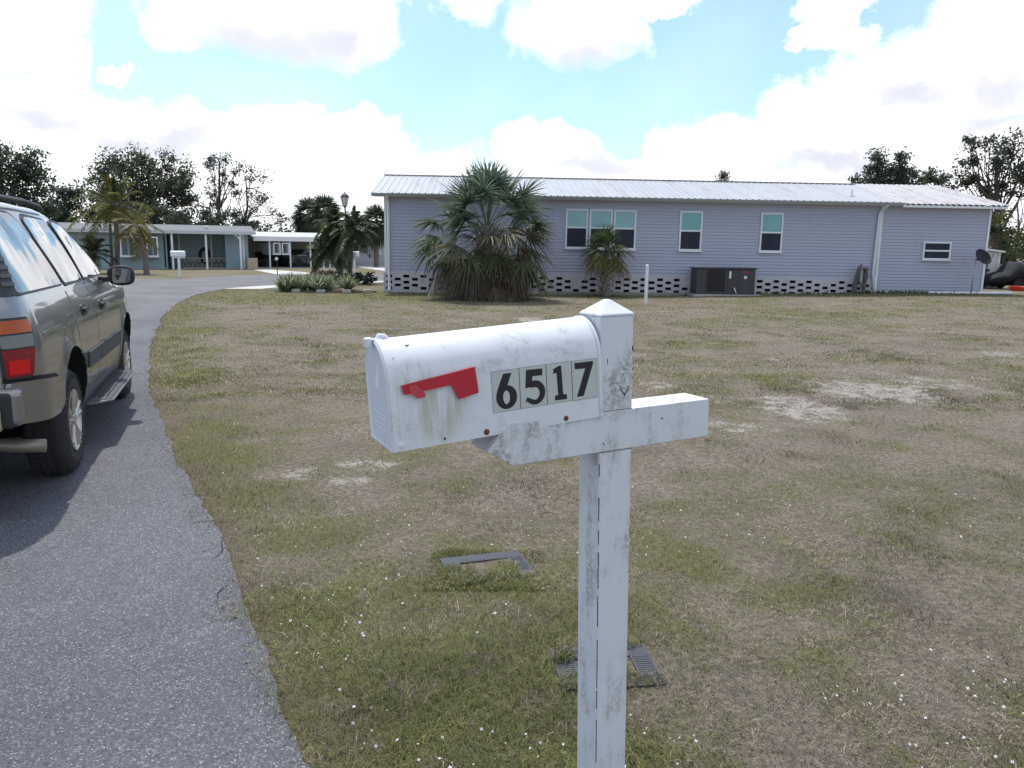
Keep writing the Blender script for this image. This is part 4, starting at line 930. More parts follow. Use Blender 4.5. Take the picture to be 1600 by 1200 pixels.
# ---------------------------------------------------------------- foliage builders
class Strips:
    """many thin leaf strips gathered into one mesh with a colour per vertex"""
    def __init__(s): s.V = []; s.F = []; s.C = []; s.n = 0
    def strip(s, pts, wid, nrm, col, fold=.0):
        """pts (k,3) centre line, wid (k,), nrm side direction (3,) or (k,3)"""
        k = len(pts); nrm = np.broadcast_to(nrm, (k, 3)); w = np.asarray(wid)[:, None] * .5
        a = pts - nrm * w; b = pts + nrm * w; i = np.arange(k - 1) * 2 + s.n
        s.V.append(np.stack([a, b], 1).reshape(-1, 3)); s.F.append(np.stack([i, i + 1, i + 3, i + 2], 1)); c = np.broadcast_to(col, (k, 3)); s.C.append(np.repeat(c, 2, 0)); s.n += 2 * k
    def build(s, name, mat, parent=None):
        return npmesh(name, np.concatenate(s.V), np.concatenate(s.F), np.concatenate(s.C), mat, parent)
def nz(v): return v / (np.linalg.norm(v) + 1e-9)
UP = np.array([0, 0, 1.])
G_PALM = np.array([.065, .100, .042]); G_BLUE = np.array([.080, .115, .088]); BROWN = np.array([.17, .125, .085]); TAN_ = np.array([.26, .205, .145]); OLIVE = np.array([.085, .085, .032]); YEL = np.array([.22, .18, .045])
def fan_leaf(S_, o, d, pet, rad, col, nl=30, sag=.3, hang=0., w=.034):
    d = nz(d); side = nz(np.cross(d, UP) if abs(d[2]) < .98 else np.array([1., 0, 0]))
    tt = np.linspace(0, 1, 6)[:, None]; P_ = o + d * pet * tt + np.array([0, 0, -1.]) * sag * pet * .5 * tt ** 2
    S_.strip(P_, np.linspace(.045, .022, 6), side, col * .9 + .02); e = P_[-1]; dd = nz(P_[-1] - P_[-2]); side = nz(np.cross(dd, UP) + 1e-4); nn = nz(np.cross(side, dd))
    if nn[2] < 0: nn = -nn
    roll = rng.normal(0, .45); side, nn = side * math.cos(roll) + nn * math.sin(roll), nn * math.cos(roll) - side * math.sin(roll)
    for i in range(nl):
        a = R(-118 + 236 * (i + .5) / nl + rng.normal(0, 2)); L = rad * (.62 + .38 * math.cos(a * .62)) * rng.uniform(.88, 1.05)
        ld = nz(dd * math.cos(a) + side * math.sin(a) - nn * .10 * abs(math.sin(a)) + rng.normal(0, .04, 3)); ls = nz(np.cross(ld, nn))
        q = np.linspace(0, 1, 6); droop = sag * L * (1.0 + rng.uniform(-.3, .5)) * (np.clip(q - .35, 0, 1) ** 1.7) + hang * L * q ** 1.3
        pts = e + ld * (L * q * (1 - .25 * hang * q))[:, None] - UP * droop[:, None]
        cc = col * rng.uniform(.75, 1.25)
        cl = cc[None] * (1 - q[:, None] * .0) + (TAN_ - cc)[None] * (np.clip(q - .82, 0, 1) * rng.uniform(0, 3))[:, None]
        S_.strip(pts, w * np.array([.55, 1, 1, .85, .5, .06]) * rad, nz(ls + rng.normal(0, .35, 3)), cl)
def pinnate_leaf(S_, o, d, L, col, nl=40, droop=.9, ll=.45, w=.03, lift=.25, vee=.5):
    d = nz(d); n = 12; q = np.linspace(0, 1, n); h = nz(np.array([d[0], d[1], 0]) + 1e-6)
    P_ = o + d * (L * q * (1 - .22 * q * droop))[:, None] - UP * (droop * L * .62 * q ** 2.2)[:, None]
    side = nz(np.cross(h, UP)); S_.strip(P_, np.linspace(.05, .012, n), side, col * 1.1 + .01)
    S_.strip(P_ + UP * .004, np.linspace(.03, .012, n), UP, col * 1.1 + .01)
    for i in range(nl):
        u_ = .14 + .86 * i / nl; k = u_ * (n - 1); j = min(int(k), n - 2); f = k - j; p = P_[j] * (1 - f) + P_[j + 1] * f; tdir = nz(P_[j + 1] - P_[j])
        l_ = ll * math.sin(math.pi * (.12 + .80 * u_)) ** .6 * rng.uniform(.85, 1.1)
        for s_ in (-1, 1):
            ld = nz(side * s_ + tdir * .75 + UP * (vee * rng.uniform(.3, 1)) + rng.normal(0, .10, 3)); qq = np.array([0, .35, .7, 1.])
            pts = p + ld * (l_ * qq)[:, None] - UP * (l_ * .4 * qq ** 2)[:, None]; cc = col * rng.uniform(.7, 1.3)
            S_.strip(pts, w * np.array([.7, 1, .7, .1]), nz(np.cross(ld, UP) * .6 + tdir * .6), cc)
def trunk_mesh(name, pts, rad, mat, parent, n=9, knob=.0, seed=0):
    pts = np.array(pts, float); k = max(8, int(np.linalg.norm(pts[-1] - pts[0]) / .16)); u_ = np.linspace(0, 1, k); uu = np.linspace(0, 1, len(pts))
    P_ = np.stack([np.interp(u_, uu, pts[:, i]) for i in range(3)], 1)
    for _ in range(2): P_[1:-1] = (P_[:-2] + P_[1:-1] * 2 + P_[2:]) / 4
    r_ = np.interp(u_, np.linspace(0, 1, len(rad)), rad) * (1 + knob * np.array([((-1) ** i) * rng.uniform(.3, 1) for i in range(k)]))
    mb = MB(); mb.tube([tuple(p) for p in P_], list(r_), n); return mb.build(name, mat, parent, smooth=True)

# big sabal palm in front of the house
bp_ = np.array([-.85, 24.9, 0.]); pa = empty('fan_palm', tuple(bp_)); tag(pa, 'big shaggy fan palm with a skirt of dead fronds before the grey house', 'palm')
trunk_mesh('trunk', [(0, 0, -.1), (.02, 0, .8), (.0, 0, 1.5), (-.02, 0, 2.2)], [.30, .27, .22, .12], M['palmbark'], pa, 12, .12)
mb = MB()   # old leaf bases criss-crossing the trunk
for i in range(70):
    a = i * 2.4; z = .15 + i * .026; r_ = .25 - .05 * z
    mb.tube([(r_ * math.cos(a), r_ * math.sin(a), z), ((r_ + .10) * math.cos(a + .2), (r_ + .10) * math.sin(a + .2), z + .16), ((r_ + .22) * math.cos(a + .25), (r_ + .22) * math.sin(a + .25), z + .38)], [.035, .028, .012], 5)
tag(mb.build('leaf_bases', M['palmbark'], pa), kind='stuff')
Sg, Sd = Strips(), Strips()
for i in range(84):
    f = i / 83; a = i * 2.39996 + rng.normal(0, .2); elv = R(82 - 92 * f ** .85 + rng.normal(0, 9))
    d = np.array([math.cos(a) * math.cos(elv), math.sin(a) * math.cos(elv), math.sin(elv)])
    o = np.array([0, 0, 2.35 - .85 * f]) + np.array([d[0], d[1], 0]) * .1
    col = (G_BLUE * 1.25 * (1 - f) + (G_PALM * .7 + OLIVE * .7) * f) * rng.uniform(.7, 1.35)
    if f > .6 and rng.random() < .4: col = col * .4 + TAN_ * .4
    fan_leaf(Sg, o, d, rng.uniform(.85, 1.25) * (1.0 + .6 * min(f, .4)), rng.uniform(.74, .98), col, 28, sag=.10 + .36 * f, hang=.30 * f * f, w=.05)
for i in range(64):
    f = i / 63; a = i * 2.39996 + rng.normal(0, .25); elv = R(14 - 50 * f + rng.normal(0, 11)); d = np.array([math.cos(a) * math.cos(elv), math.sin(a) * math.cos(elv), math.sin(elv)])
    o = np.array([0, 0, 1.8 - .8 * f]); k = rng.random(); col = (BROWN * 1.15 if k < .4 else (np.array([.30, .26, .22]) if k < .72 else OLIVE * 1.2)) * rng.uniform(.55, 1.2)
    fan_leaf(Sd, o, d, rng.uniform(.9, 1.5) * (1 - .15 * f), rng.uniform(.62, .9), col, 22, sag=.8, hang=.9, w=.036)
pa.scale = (1.13, 1.13, 1.05); Sg.build('crown', M['leaf'], pa); Sd.V = [np.maximum(v, [-9, -9, .02]) for v in Sd.V]; Sd.build('dead_fronds', M['leaf'], pa)
# young palm by the windows
bp_ = np.array([3.18, 27.0, float(gh(3.18, 27))]); pb = empty('fan_palm', tuple(bp_)); tag(pb, 'small young fan palm with pale criss cross trunk under the triple window', 'palm')
trunk_mesh('trunk', [(0, 0, -.05), (0, 0, .7), (0, 0, 1.5)], [.17, .15, .10], M['palmbark'], pb, 10, .15)
mb = MB()
for i in range(46):
    a = i * 2.4; z = .02 + i * .026; r_ = .13
    mb.tube([(r_ * math.cos(a), r_ * math.sin(a), z), ((r_ + .13) * math.cos(a + .3), (r_ + .13) * math.sin(a + .3), z + .13), ((r_ + .27) * math.cos(a + .3), (r_ + .27) * math.sin(a + .3), z + .24)], [.030, .026, .010], 5)
tag(mb.build('leaf_bases', pm('bleached_leaf_base', (.36, .33, .32), .9, var=.3, scale=8), pb), kind='stuff')
Sg = Strips()
for i in range(38):
    f = i / 37; a = i * 2.39996 + rng.normal(0, .15); elv = R(84 - 100 * f ** .9 + rng.normal(0, 6)); d = np.array([math.cos(a) * math.cos(elv), math.sin(a) * math.cos(elv), math.sin(elv)])
    col = (G_PALM * (1 - f) + OLIVE * 1.3 * f) * rng.uniform(1.0, 1.5)
    if f > .62: col = col * .6 + YEL * .6
    fan_leaf(Sg, np.array([0, 0, 1.68 - .35 * f]), d, rng.uniform(.28, .60), rng.uniform(.55, .75), col, 24, sag=.30 + .3 * f, hang=.35 * f, w=.04)
Sg.build('crown', M['leaf'], pb)

def palm(kind, base, stems, crown, label, group=None, name=None, rot=0):
    """stems: list of (points, radii); crown: list of (offset, n leaves, length, colour, el_hi, el_lo)"""
    e = empty(name or 'palm_tree', tuple(base)); tag(e, label, 'palm', group)
    for pts, rad in stems: trunk_mesh('trunk', pts, rad, M['palmbark'], e, 8, .05)
    S_ = Strips()
    for o, n_, L, col, hi, lo in crown:
        for i in range(n_):
            f = i / max(1, n_ - 1); a = i * 2.39996 + rng.normal(0, .2) + rot; elv = R(hi + (lo - hi) * f ** .85 + rng.normal(0, 5)); d = np.array([math.cos(a) * math.cos(elv), math.sin(a) * math.cos(elv), math.sin(elv)])
            c = np.array(col) * rng.uniform(.75, 1.25)
            if kind == 'fan': fan_leaf(S_, np.array(o, float), d, L * .38, L * .50, c, 22, sag=.3 + .3 * f, hang=.35 * f, w=.085)
            else: pinnate_leaf(S_, np.array(o, float), d, L * rng.uniform(.85, 1.1), c, 34, droop=.38 + .45 * f, ll=.31 * L ** .5, w=.055)
    S_.build('crown', M['leaf'], e); return e
def P0(px, py, Y, base): p = at(px, py, Y) - base; return (p[0], p[1], p[2])
# palms before the blue house
b0 = gp(182, 409 + 18); b0 = np.array([b0[0], 42.5, 0]); b0[0] = at(182, 420, 42.5)[0]
def rel(px, py, Y=42.5, b=None): p = at(px, py, Y) - (b0 if b is None else b); return (float(p[0]), float(p[1]), float(p[2]))
palm('pin', b0, [([(0, 0, -.1), rel(184, 380), rel(181, 345), rel(178, 312)], [.16, .13, .12, .16]), ([rel(176, 421), rel(173, 380), rel(172, 350)], [.09, .08, .07])],
     [(rel(178, 322), 30, 2.5, (.16, .155, .05), 80, -28), (rel(178, 316), 7, 2.1, (.045, .075, .028), 88, 62)], 'tall feathery palm with twin grey trunks in front of the blue house', name='feather_palm')
b1 = at(229, 424, 41.); b1[2] = 0
palm('pin', b1, [([(0, 0, -.1), rel(227, 400, 41, b1), rel(221, 378, 41, b1), rel(212, 352, 41, b1)], [.17, .13, .11, .09])],
     [(rel(212, 350, 41, b1), 14, 1.6, (.19, .17, .06), 65, -65)], 'short leaning palm with drooping yellowed fronds beside the blue house window', name='feather_palm', rot=1)
b2 = at(147, 420, 41.); b2[2] = 0
palm('pin', b2, [([(0, 0, -.1), (0, 0, .9)], [.12, .10])], [((0, 0, 1.0), 22, 1.5, (.09, .10, .04), 85, -15)], 'low bushy palm at the left end of the blue house', name='feather_palm')
# robellini and fan palm in the planting bed
b3 = at(541, 441, 35.2); b3[2] = 0
palm('pin', b3, [([(0, 0, -.1), rel(534, 430, 35.2, b3), rel(522, 410, 35.2, b3), rel(515, 392, 35.2, b3)], [.12, .10, .09, .08]), ([rel(538, 440, 35.2, b3), rel(520, 405, 35.2, b3), rel(517, 375, 35.2, b3), rel(520, 350, 35.2, b3)], [.09, .08, .07, .07])],
     [(rel(514, 390, 35.2, b3), 34, 1.25, (.085, .115, .05), 82, -35), (rel(521, 350, 35.2, b3), 34, 1.05, (.085, .12, .05), 82, -40)], 'bushy feather palm with slanting trunks left of the street lamp', name='feather_palm')
b4 = at(548, 443, 34.2); b4[2] = 0
palm('pin', b4, [([(0, 0, -.1), rel(546, 420, 34.2, b4), rel(549, 385, 34.2, b4), rel(551, 362, 34.2, b4)], [.14, .11, .10, .10])],
     [(rel(552, 358, 34.2, b4), 34, 1.3, (.11, .14, .075), 85, -45)], 'feather palm with arching pale fronds right of the street lamp', name='feather_palm', rot=.6)
for px, py, Y, s_, lb in ((482, 334, 66, 1.0, 'left of two distant cabbage palms above the tan house roof'), (507, 331, 64, 1.05, 'right of two distant cabbage palms above the tan house roof'), (588, 345, 60, .9, 'distant cabbage palm half hidden by the grey house corner')):
    b_ = at(px, 415, Y); b_[2] = 0
    palm('fan', b_, [([(0, 0, 0), rel(px, py + 8, Y, b_)], [.2, .17])], [(rel(px, py, Y, b_), 60, 2.1 * s_, (.06, .08, .05), 85, -75)], lb, 'cabbage palms behind the houses', name='cabbage_palm')

# broad-leaved and pine trees: trunk, limbs and leaf clumps
def clumps_mesh(name, cents, rads, per, leaf, col, parent, var=.3, flat=.75):
    V, C_ = [], []
    cents = np.array(cents); nC = len(cents)
    idx = np.repeat(np.arange(nC), per); n = len(idx); rr = np.array(rads)[idx]
    dirs = rng.normal(0, 1, (n, 3)); dirs /= np.linalg.norm(dirs, axis=1)[:, None]; r_ = rng.random(n) ** .6 * rng.uniform(.85, 1.25, n)
    P_ = cents[idx] + dirs * (rr * r_)[:, None] * np.array([1, 1, flat])
    a = rng.normal(0, 1, (n, 3)); a /= np.linalg.norm(a, axis=1)[:, None]; b_ = np.cross(a, rng.normal(0, 1, (n, 3))); b_ /= np.linalg.norm(b_, axis=1)[:, None]
    s_ = leaf * rng.uniform(.6, 1.3, n)[:, None]
    Q = np.stack([P_ - a * s_, P_ + b_ * s_ * .5, P_ + a * s_, P_ - b_ * s_ * .5], 1).reshape(-1, 3)
    ct = rng.uniform(1 - var, 1 + var, nC)[idx] * rng.uniform(.75, 1.25, n); hue = rng.normal(0, .08, nC)[idx]
    c = np.array(col)[None] * ct[:, None] * np.stack([1 + hue, np.ones(n), 1 - hue], 1); C4 = np.repeat(c, 4, 0)
    return npmesh(name, Q, np.arange(4 * n).reshape(-1, 4), np.clip(C4, 0, 1), M['leaf'], parent)
def tree(name, label, Y, base_px, ells, trunk_r, col, leaf=.16, per=70, dens=1., group=None, bark=None, cat='tree', forks=None, bare=0.):
    """ells: crown masses (px, py, rx, ry) read at distance Y; forks: limb end points (px, py)"""
    b_ = at(base_px[0], 400, Y); b_[2] = 0; e = empty(name, tuple(b_)); tag(e, label, cat, group); k = Y / F
    L = lambda px, py, dy=0.: (np.array(at(px, py, Y)) - b_) * (1 + dy / Y) + np.array([0, dy, 0]) * 1.0
    cents, rads, tips = [], [], []
    for ex in ells:
        px, py, rx, ry = ex[:4]; c = L(px, py); A, B = rx * k, ry * k; dp = min(A, 3.2) if A > B else A
        m_ = max(3, int(dens * (ex[4] if len(ex) > 4 else 1) * 7.0 * A * B)); n_ = 0
        while n_ < m_:
            q = rng.uniform(-1, 1, 3)
            if q @ q > 1: continue
            cents.append(c + q * np.array([A, dp, B])); rads.append(rng.uniform(.45, 1.15) * min(1.15, max(.75, B * .9))); n_ += 1
        tips += [cents[-1 - i] for i in range(min(4, m_))]
    mb = MB(); top = L(*base_px[1]) if len(base_px) > 1 else np.mean(cents, 0)
    tp = [np.array([0, 0, -.2]), top * .33 + rng.normal(0, .12, 3) * [1, 1, 0], top * .66 + rng.normal(0, .15, 3) * [1, 1, 0], top]
    mb.tube([tuple(p) for p in tp], [trunk_r * .95, trunk_r * .7, trunk_r * .5, trunk_r * .22], 8); 
    tr = mb.build('trunk', bark or M['bark'], e, smooth=True)
    mb = MB()
    for c in (([L(*q) for q in forks] if forks else []) + tips):
        c = np.array(c); f = rng.uniform(.35, .9); j = f * 3; i = min(2, int(j)); s0 = tp[i] * (1 - (j - i)) + tp[i + 1] * (j - i)
        if s0[2] > c[2] and not forks: s0 = s0 * .7
        mid_ = (s0 + c) / 2 + rng.normal(0, .25, 3) + np.array([0, 0, -.25]); r_ = trunk_r * rng.uniform(.18, .30)
        mb.tube([tuple(s0), tuple(mid_), tuple(c)], [r_, r_ * .65, r_ * .2], 5)
        for _ in range(3):
            g_ = c + rng.normal(0, .35, 3); mb.tube([tuple(mid_ * .4 + c * .6), tuple(g_)], [r_ * .3, r_ * .1], 4)
    tag(mb.build('limbs', bark or M['bark'], e), kind='stuff')
    clumps_mesh('crown', cents, rads, per, leaf, col, e); return e
DG = (.058, .080, .050); MG = (.075, .095, .058); PG = (.070, .085, .062)
tree('oak_tree', 'dark dense oak rising behind the parked vehicle at the picture edge', 56, (20, (22, 270)), [(10, 268, 48, 38), (-40, 260, 50, 60), (38, 300, 50, 42), (15, 335, 60, 30), (50, 250, 16, 14, .8)], .35, DG, .13, 100, 1.0)
tree('oak_tree', 'lower dark oak between the parked vehicle and the broad oak', 60, (100, (100, 320)), [(92, 318, 32, 26), (125, 335, 30, 24), (75, 335, 30, 22), (110, 300, 12, 10)], .28, DG, .13, 100, 1.0)
tree('oak_tree', 'broad spreading oak behind the feather palm and blue house', 68, (225, (225, 290)), [(215, 268, 48, 32), (262, 278, 42, 34), (185, 265, 26, 24), (150, 290, 24, 26, .6), (140, 272, 14, 12, .6), (225, 310, 66, 30), (290, 325, 26, 22, .7), (280, 300, 28, 24), (245, 248, 26, 10, .6), (180, 320, 40, 22)], .4, MG, .13, 95, .85)
tree('pine_tree', 'straight tall pine with clumped tiers behind the blue carport', 66, (345, (343, 252)), [(345, 250, 30, 10), (322, 262, 16, 10), (362, 262, 18, 10), (335, 275, 20, 9), (330, 300, 14, 8, .7), (357, 290, 12, 7, .7), (322, 322, 14, 10)], .24, PG, .10, 70, 1.0, bark=pm('pine_bark', (.11, .075, .06), .9, var=.3))
tree('pine_tree', 'thin open pine leaning right above the blue house roof end', 64, (373, (384, 275)), [(385, 272, 20, 9), (405, 282, 16, 8), (398, 300, 18, 8, .8), (376, 305, 12, 7, .8), (415, 315, 18, 8, .8), (432, 330, 16, 8, .7), (392, 330, 16, 8, .6), (440, 345, 12, 6, .6), (368, 335, 14, 12)], .17, PG, .10, 60, .9, forks=[(425, 330), (410, 300)], bark=bpy.data.materials['pine_bark'])
tree('understorey_tree', 'dark low tree mass directly behind the blue house roof', 61, (330, (330, 345)), [(310, 345, 50, 14, 1.6), (360, 347, 30, 12, 1.4), (260, 342, 40, 18, 1.5), (215, 340, 40, 20, 1.5), (165, 340, 40, 22, 1.5)], .2, DG, .13, 100, 1.0)
tree('understorey_tree', 'small rounded tree between the blue and tan house roofs', 78, (408, (408, 355)), [(408, 358, 16, 9), (395, 352, 10, 7)], .15, MG, .13, 100, 1.0)
tree('understorey_tree', 'small dark tree below the distant cabbage palms', 72, (470, (470, 356)), [(470, 356, 16, 10), (515, 358, 22, 12), (580, 372, 16, 12)], .15, DG, .13, 100, 1.0)
for px, w_, lb in ((1371, 17, 'narrow pointed conifer behind the house, left of two'), (1409, 15, 'narrow pointed conifer behind the house, right of two')):
    ells_ = [(px, 240 + i * 9, 4 + i * 1.9, 6) for i in range(6)] + [(px - 13, 262, 6, 7), (px + 13, 268, 6, 8), (px, 290, 22, 14)]
    tree('conifer_tree', lb, 58, (px, (px, 238)), ells_, .16, (.065, .085, .062), .10, 80, 1.5, 'conifers behind the annexe roof')
tree('conifer_tree', 'tip of a lone conifer showing over the ridge of the white roof', 70, (1132, (1132, 268)), [(1132, 272, 4, 5), (1132, 279, 7, 5), (1132, 288, 9, 7)], .1, (.065, .085, .062), .09, 90, 2.)
tree('oak_tree', 'rounded grey green tree behind the peeling annexe roof', 60, (1440, (1440, 275)), [(1445, 275, 20, 12), (1425, 282, 26, 12), (1462, 285, 14, 12), (1350, 282, 14, 8), (1390, 288, 40, 12)], .2, MG, .13, 100, 1.0)
tree('oak_tree', 'large open crowned tree with twisting limbs at the right edge', 50, (1562, (1556, 262)), [(1540, 222, 30, 12), (1575, 232, 30, 14), (1600, 220, 22, 14), (1510, 245, 22, 14), (1545, 252, 30, 13, .8), (1590, 262, 30, 16, .8), (1500, 272, 22, 14), (1530, 285, 26, 14, .8), (1620, 270, 40, 40), (1508, 295, 20, 14), (1575, 290, 20, 12, .5)], .26, (.080, .095, .068), .115, 85, 1.15, forks=[(1525, 235), (1595, 225), (1505, 262), (1600, 290), (1540, 215), (1575, 230)])
tree('oak_tree', 'leafless pale twigged tree low at the right edge', 54, (1590, (1590, 315)), [(1592, 310, 14, 14, .5), (1575, 325, 10, 10, .5), (1615, 320, 20, 20)], .14, (.15, .14, .12), .06, 30, .8)
tree('shrub', 'yellow green bushy shrub mass beyond the house corner at the right', 47, (1585, (1585, 372)), [(1582, 368, 32, 26), (1560, 355, 14, 20), (1615, 370, 30, 36), (1580, 392, 34, 20)], .12, (.13, .13, .05), .11, 90, 1.4, cat='shrub')
tree('shrub', 'dark green tall shrub just behind the house corner', 44, (1553, (1553, 345)), [(1552, 348, 12, 16), (1556, 372, 14, 22), (1563, 400, 22, 24)], .12, (.055, .075, .035), .11, 90, 1.4, cat='shrub')
# far wood that closes the horizon
n_ = 900; cx = rng.uniform(-110, 160, n_); cy = rng.uniform(112, 124, n_); cz = rng.uniform(.2, 1, n_) * (2.6 + 2.2 * vnoise(cx, cy, .06, 3))
wd = clumps_mesh('distant_woods', np.stack([cx, cy, cz], 1), np.full(n_, 1.9), 40, .38, (.075, .09, .065), None); tag(wd, kind='stuff')

# ---------------------------------------------------------------- houses across the street
def house_frame(pa_, Ya, pb_, Yb):
    a = at(pa_, 400, Ya); b_ = at(pb_, 400, Yb); d = (b_ - a)[:2]; return (a[0], a[1], 0), math.atan2(d[1], d[0]), float(np.linalg.norm(d))
def house_u(org, rz, px, py=400, y=0.):
    """x along the frame (and z) where the ray through a point of the view meets the plane at depth y"""
    c_, s_ = math.cos(rz), math.sin(rz); Mi = np.array([[c_, s_, 0], [-s_, c_, 0], [0, 0, 1]]); o = Mi @ (C0 - np.array(org)); d = Mi @ ray(px, py); k = (y - o[1]) / d[1]; p = o + d * k; return float(p[0]), float(p[2])
M['bluewall'] = clad('pale_blue_wall', (.31, .42, .46)); M['tanwall'] = clad('tan_wall', (.36, .32, .275)); M['whitewall'] = clad('off_white_wall', (.50, .53, .57))
M['roofg'] = pm('grey_flat_roof', (.12, .13, .145), .7, var=.15, scale=.6, dirt=(.12, .12, .12), dirt_amt=.3); M['fascia'] = pm('white_fascia', (.50, .54, .55), .5, var=.05)
M['tanblock'] = pm('tan_block', (.50, .38, .28), .9, var=.2, scale=6)
org, rz, LW = house_frame(70, 47.0, 397, 51.5)
bh = empty('blue_house', org, rz=rz); tag(bh, 'low pale blue house with grey roof and open carport on white posts', 'house')
U = lambda px, y=0.: house_u(org, rz, px, 400, y)[0]
xw = U(262, .9); xe = U(397)
mb = MB(); mb.box(0, xw, .9, 8, 0, 2.5); mb.box(xw, xe - .25, 3.7, 8, 0, 2.5); mb.box(xe - 1.7, xe - .25, 1.6, 3.7, 0, 2.4); mb.build('wall', M['bluewall'], bh)
mb = MB(); mb.prism([(.0, 2.42), (4.4, 2.88), (8.8, 2.42), (8.8, 2.36), (0, 2.36)], lambda a, b_, d: (d, a, b_), -.5, xe + .15); rf2 = mb.build('roof', M['roofg'], bh)
mb = MB(); mb.box(-.5, xe + .17, -.03, .0, 2.24, 2.44); mb.build('fascia', M['fascia'], rf2)
for px, py in ((152, 352), (245, 352), (325, 354)):
    x_ = U(px, 1.5); mb = MB(); mb.lathe([(0, .18), (.16, .16), (.16, .12), (.08, .12), (.08, 0)], (x_, 1.5, 2.56), 'z', 12); mb.build('roof_vent', M['trimw'], rf2)
for pa_, pb_ in ((190, 213), (230.5, 249)):
    f_ = sash(bh, U(pa_, .9), U(pb_, .9), .78, 2.02, None, bot=pm('curtained_pane', (.26, .33, .36), .3, var=.2, scale=2) if pa_ == 190 else bpy.data.materials['curtained_pane'], y=.88, fw=.08)
    mb = MB(); xm = (U(pa_, .9) + U(pb_, .9)) / 2; mb.box(xm - .04, xm + .04, .84, .87, .86, 1.94); mb.build('mullion', M['trimw'], f_)
mb = MB(); mb.box(U(257, .88), U(259, .88), .86, .92, .1, 2.1); mb.box(U(262, .88), U(266, .88), .89, .93, .05, 2.15); mb.build('door', M['void'], bh)
for px, y_ in ((270, .15), (323, .15), (376.5, .15), (281, 3.4), (331, 3.4), (381, 1.0)):
    x_ = U(px, y_); mb = MB(); mb.box(x_ - .06, x_ + .06, y_ - .06, y_ + .06, 0, 2.36); mb.build('carport_post', M['trimw'], bh)
mb = MB(); x_ = U(376.5, .15); mb.tube([(x_, .15, 1.9), (x_ - .35, .1, 2.3)], .05, 6); mb.build('brace', M['trimw'], bh)
# pierced carport wall
mb = MB(); xa_, xb_ = U(285, 2.4), U(374, 2.4); mb.box(xa_, xb_, 2.3, 2.5, 0, .10); mb.box(xa_, xb_, 2.3, 2.5, .62, .70); k = int((xb_ - xa_) / .3)
for i in range(k + 1):
    x_ = xa_ + i * .3
    for r_ in range(2):
        c_ = Vector((x_ + .15 * (r_ % 2), 2.4, .23 + r_ * .26)); mb.obox(c_, (.20, .18, .05), (0, R(40), 0)); mb.obox(c_, (.20, .18, .05), (0, R(-40), 0))
mb.build('screen_wall', M['tanblock'], bh)
mb = MB(); mb.box(U(386, .4), U(402, .4), .3, 1.3, 0, .72); mb.build('planter_wall', M['tanblock'], bh)
mb = MB(); mb.box(xa_ - .4, xe - .2, .9, 4.5, -.02, .035); mb.build('carport_floor', M['concrete'], bh)
wr = MB(); x_, z_ = house_u(org, rz, 320, 399, 3.6); wr.lathe([(.22, 0)] + [(.30 + .09 * math.cos(a), .09 * math.sin(a)) for a in np.linspace(math.pi, -math.pi, 9)], (0, 0, 0), 'y', 20)
o = wr.build('wreath', pm('dried_wreath', (.05, .035, .04), .9, var=.5, scale=30), None); c_, s_ = math.cos(rz), math.sin(rz)
def W_(org, rz, x, y, z=0): return (org[0] + x * math.cos(rz) - y * math.sin(rz), org[1] + x * math.sin(rz) + y * math.cos(rz), z)
o.location = W_(org, rz, x_, 3.6, z_); o.rotation_euler = (0, 0, rz); o.scale = (1, 1, 1.45); tag(o, 'dark round wreath hanging on the blue wall inside the carport', 'wreath')

org2, rz2, L2_ = house_frame(396, 54.0, 505, 57.)
th_ = empty('tan_house', org2, rz=rz2); tag(th_, 'tan house with deep white carport roof and thin white posts', 'house')
U2 = lambda px, y=0.: house_u(org2, rz2, px, 400, y)[0]
xe2 = U2(566)
mb = MB(); mb.box(-.2, xe2, 3.4, 8, 0, 2.25); mb.build('wall', M['tanwall'], th_)
mb = MB(); mb.prism([(.0, 2.02), (.0, 2.14), (4.2, 2.55), (8.4, 2.14), (8.4, 2.02)], lambda a, b_, d: (d, a, b_), U2(397.5), xe2 + .3); r2 = mb.build('roof', M['fascia'], th_)
mb = MB(); mb.box(U2(397.5) - .02, xe2 + .32, -.04, -.002, 1.86, 2.18); mb.build('fascia', M['trimw'], r2)
for px in (421.5, 453.5, 485, 515): mb = MB(); x_ = U2(px, .2); mb.box(x_ - .05, x_ + .05, .15, .25, 0, 1.95); mb.build('carport_post', M['trimw'], th_)
sash(th_, U2(403, 3.4), U2(413.5, 3.4), .95, 1.75, None, y=3.38, fw=.07); sash(th_, U2(416, 3.4), U2(427, 3.4), .95, 1.75, None, y=3.38, fw=.07)
mb = MB(); mb.box(U2(431, 3.3), U2(448, 3.3), 3.28, 3.42, 0, 1.55); mb.build('screen_door', pm('dark_maroon_door', (.04, .022, .028), .7, var=.3), th_)
mb = MB(); mb.box(-.2, xe2, .3, 3.38, -.02, .03); mb.build('carport_floor', M['concrete'], th_)

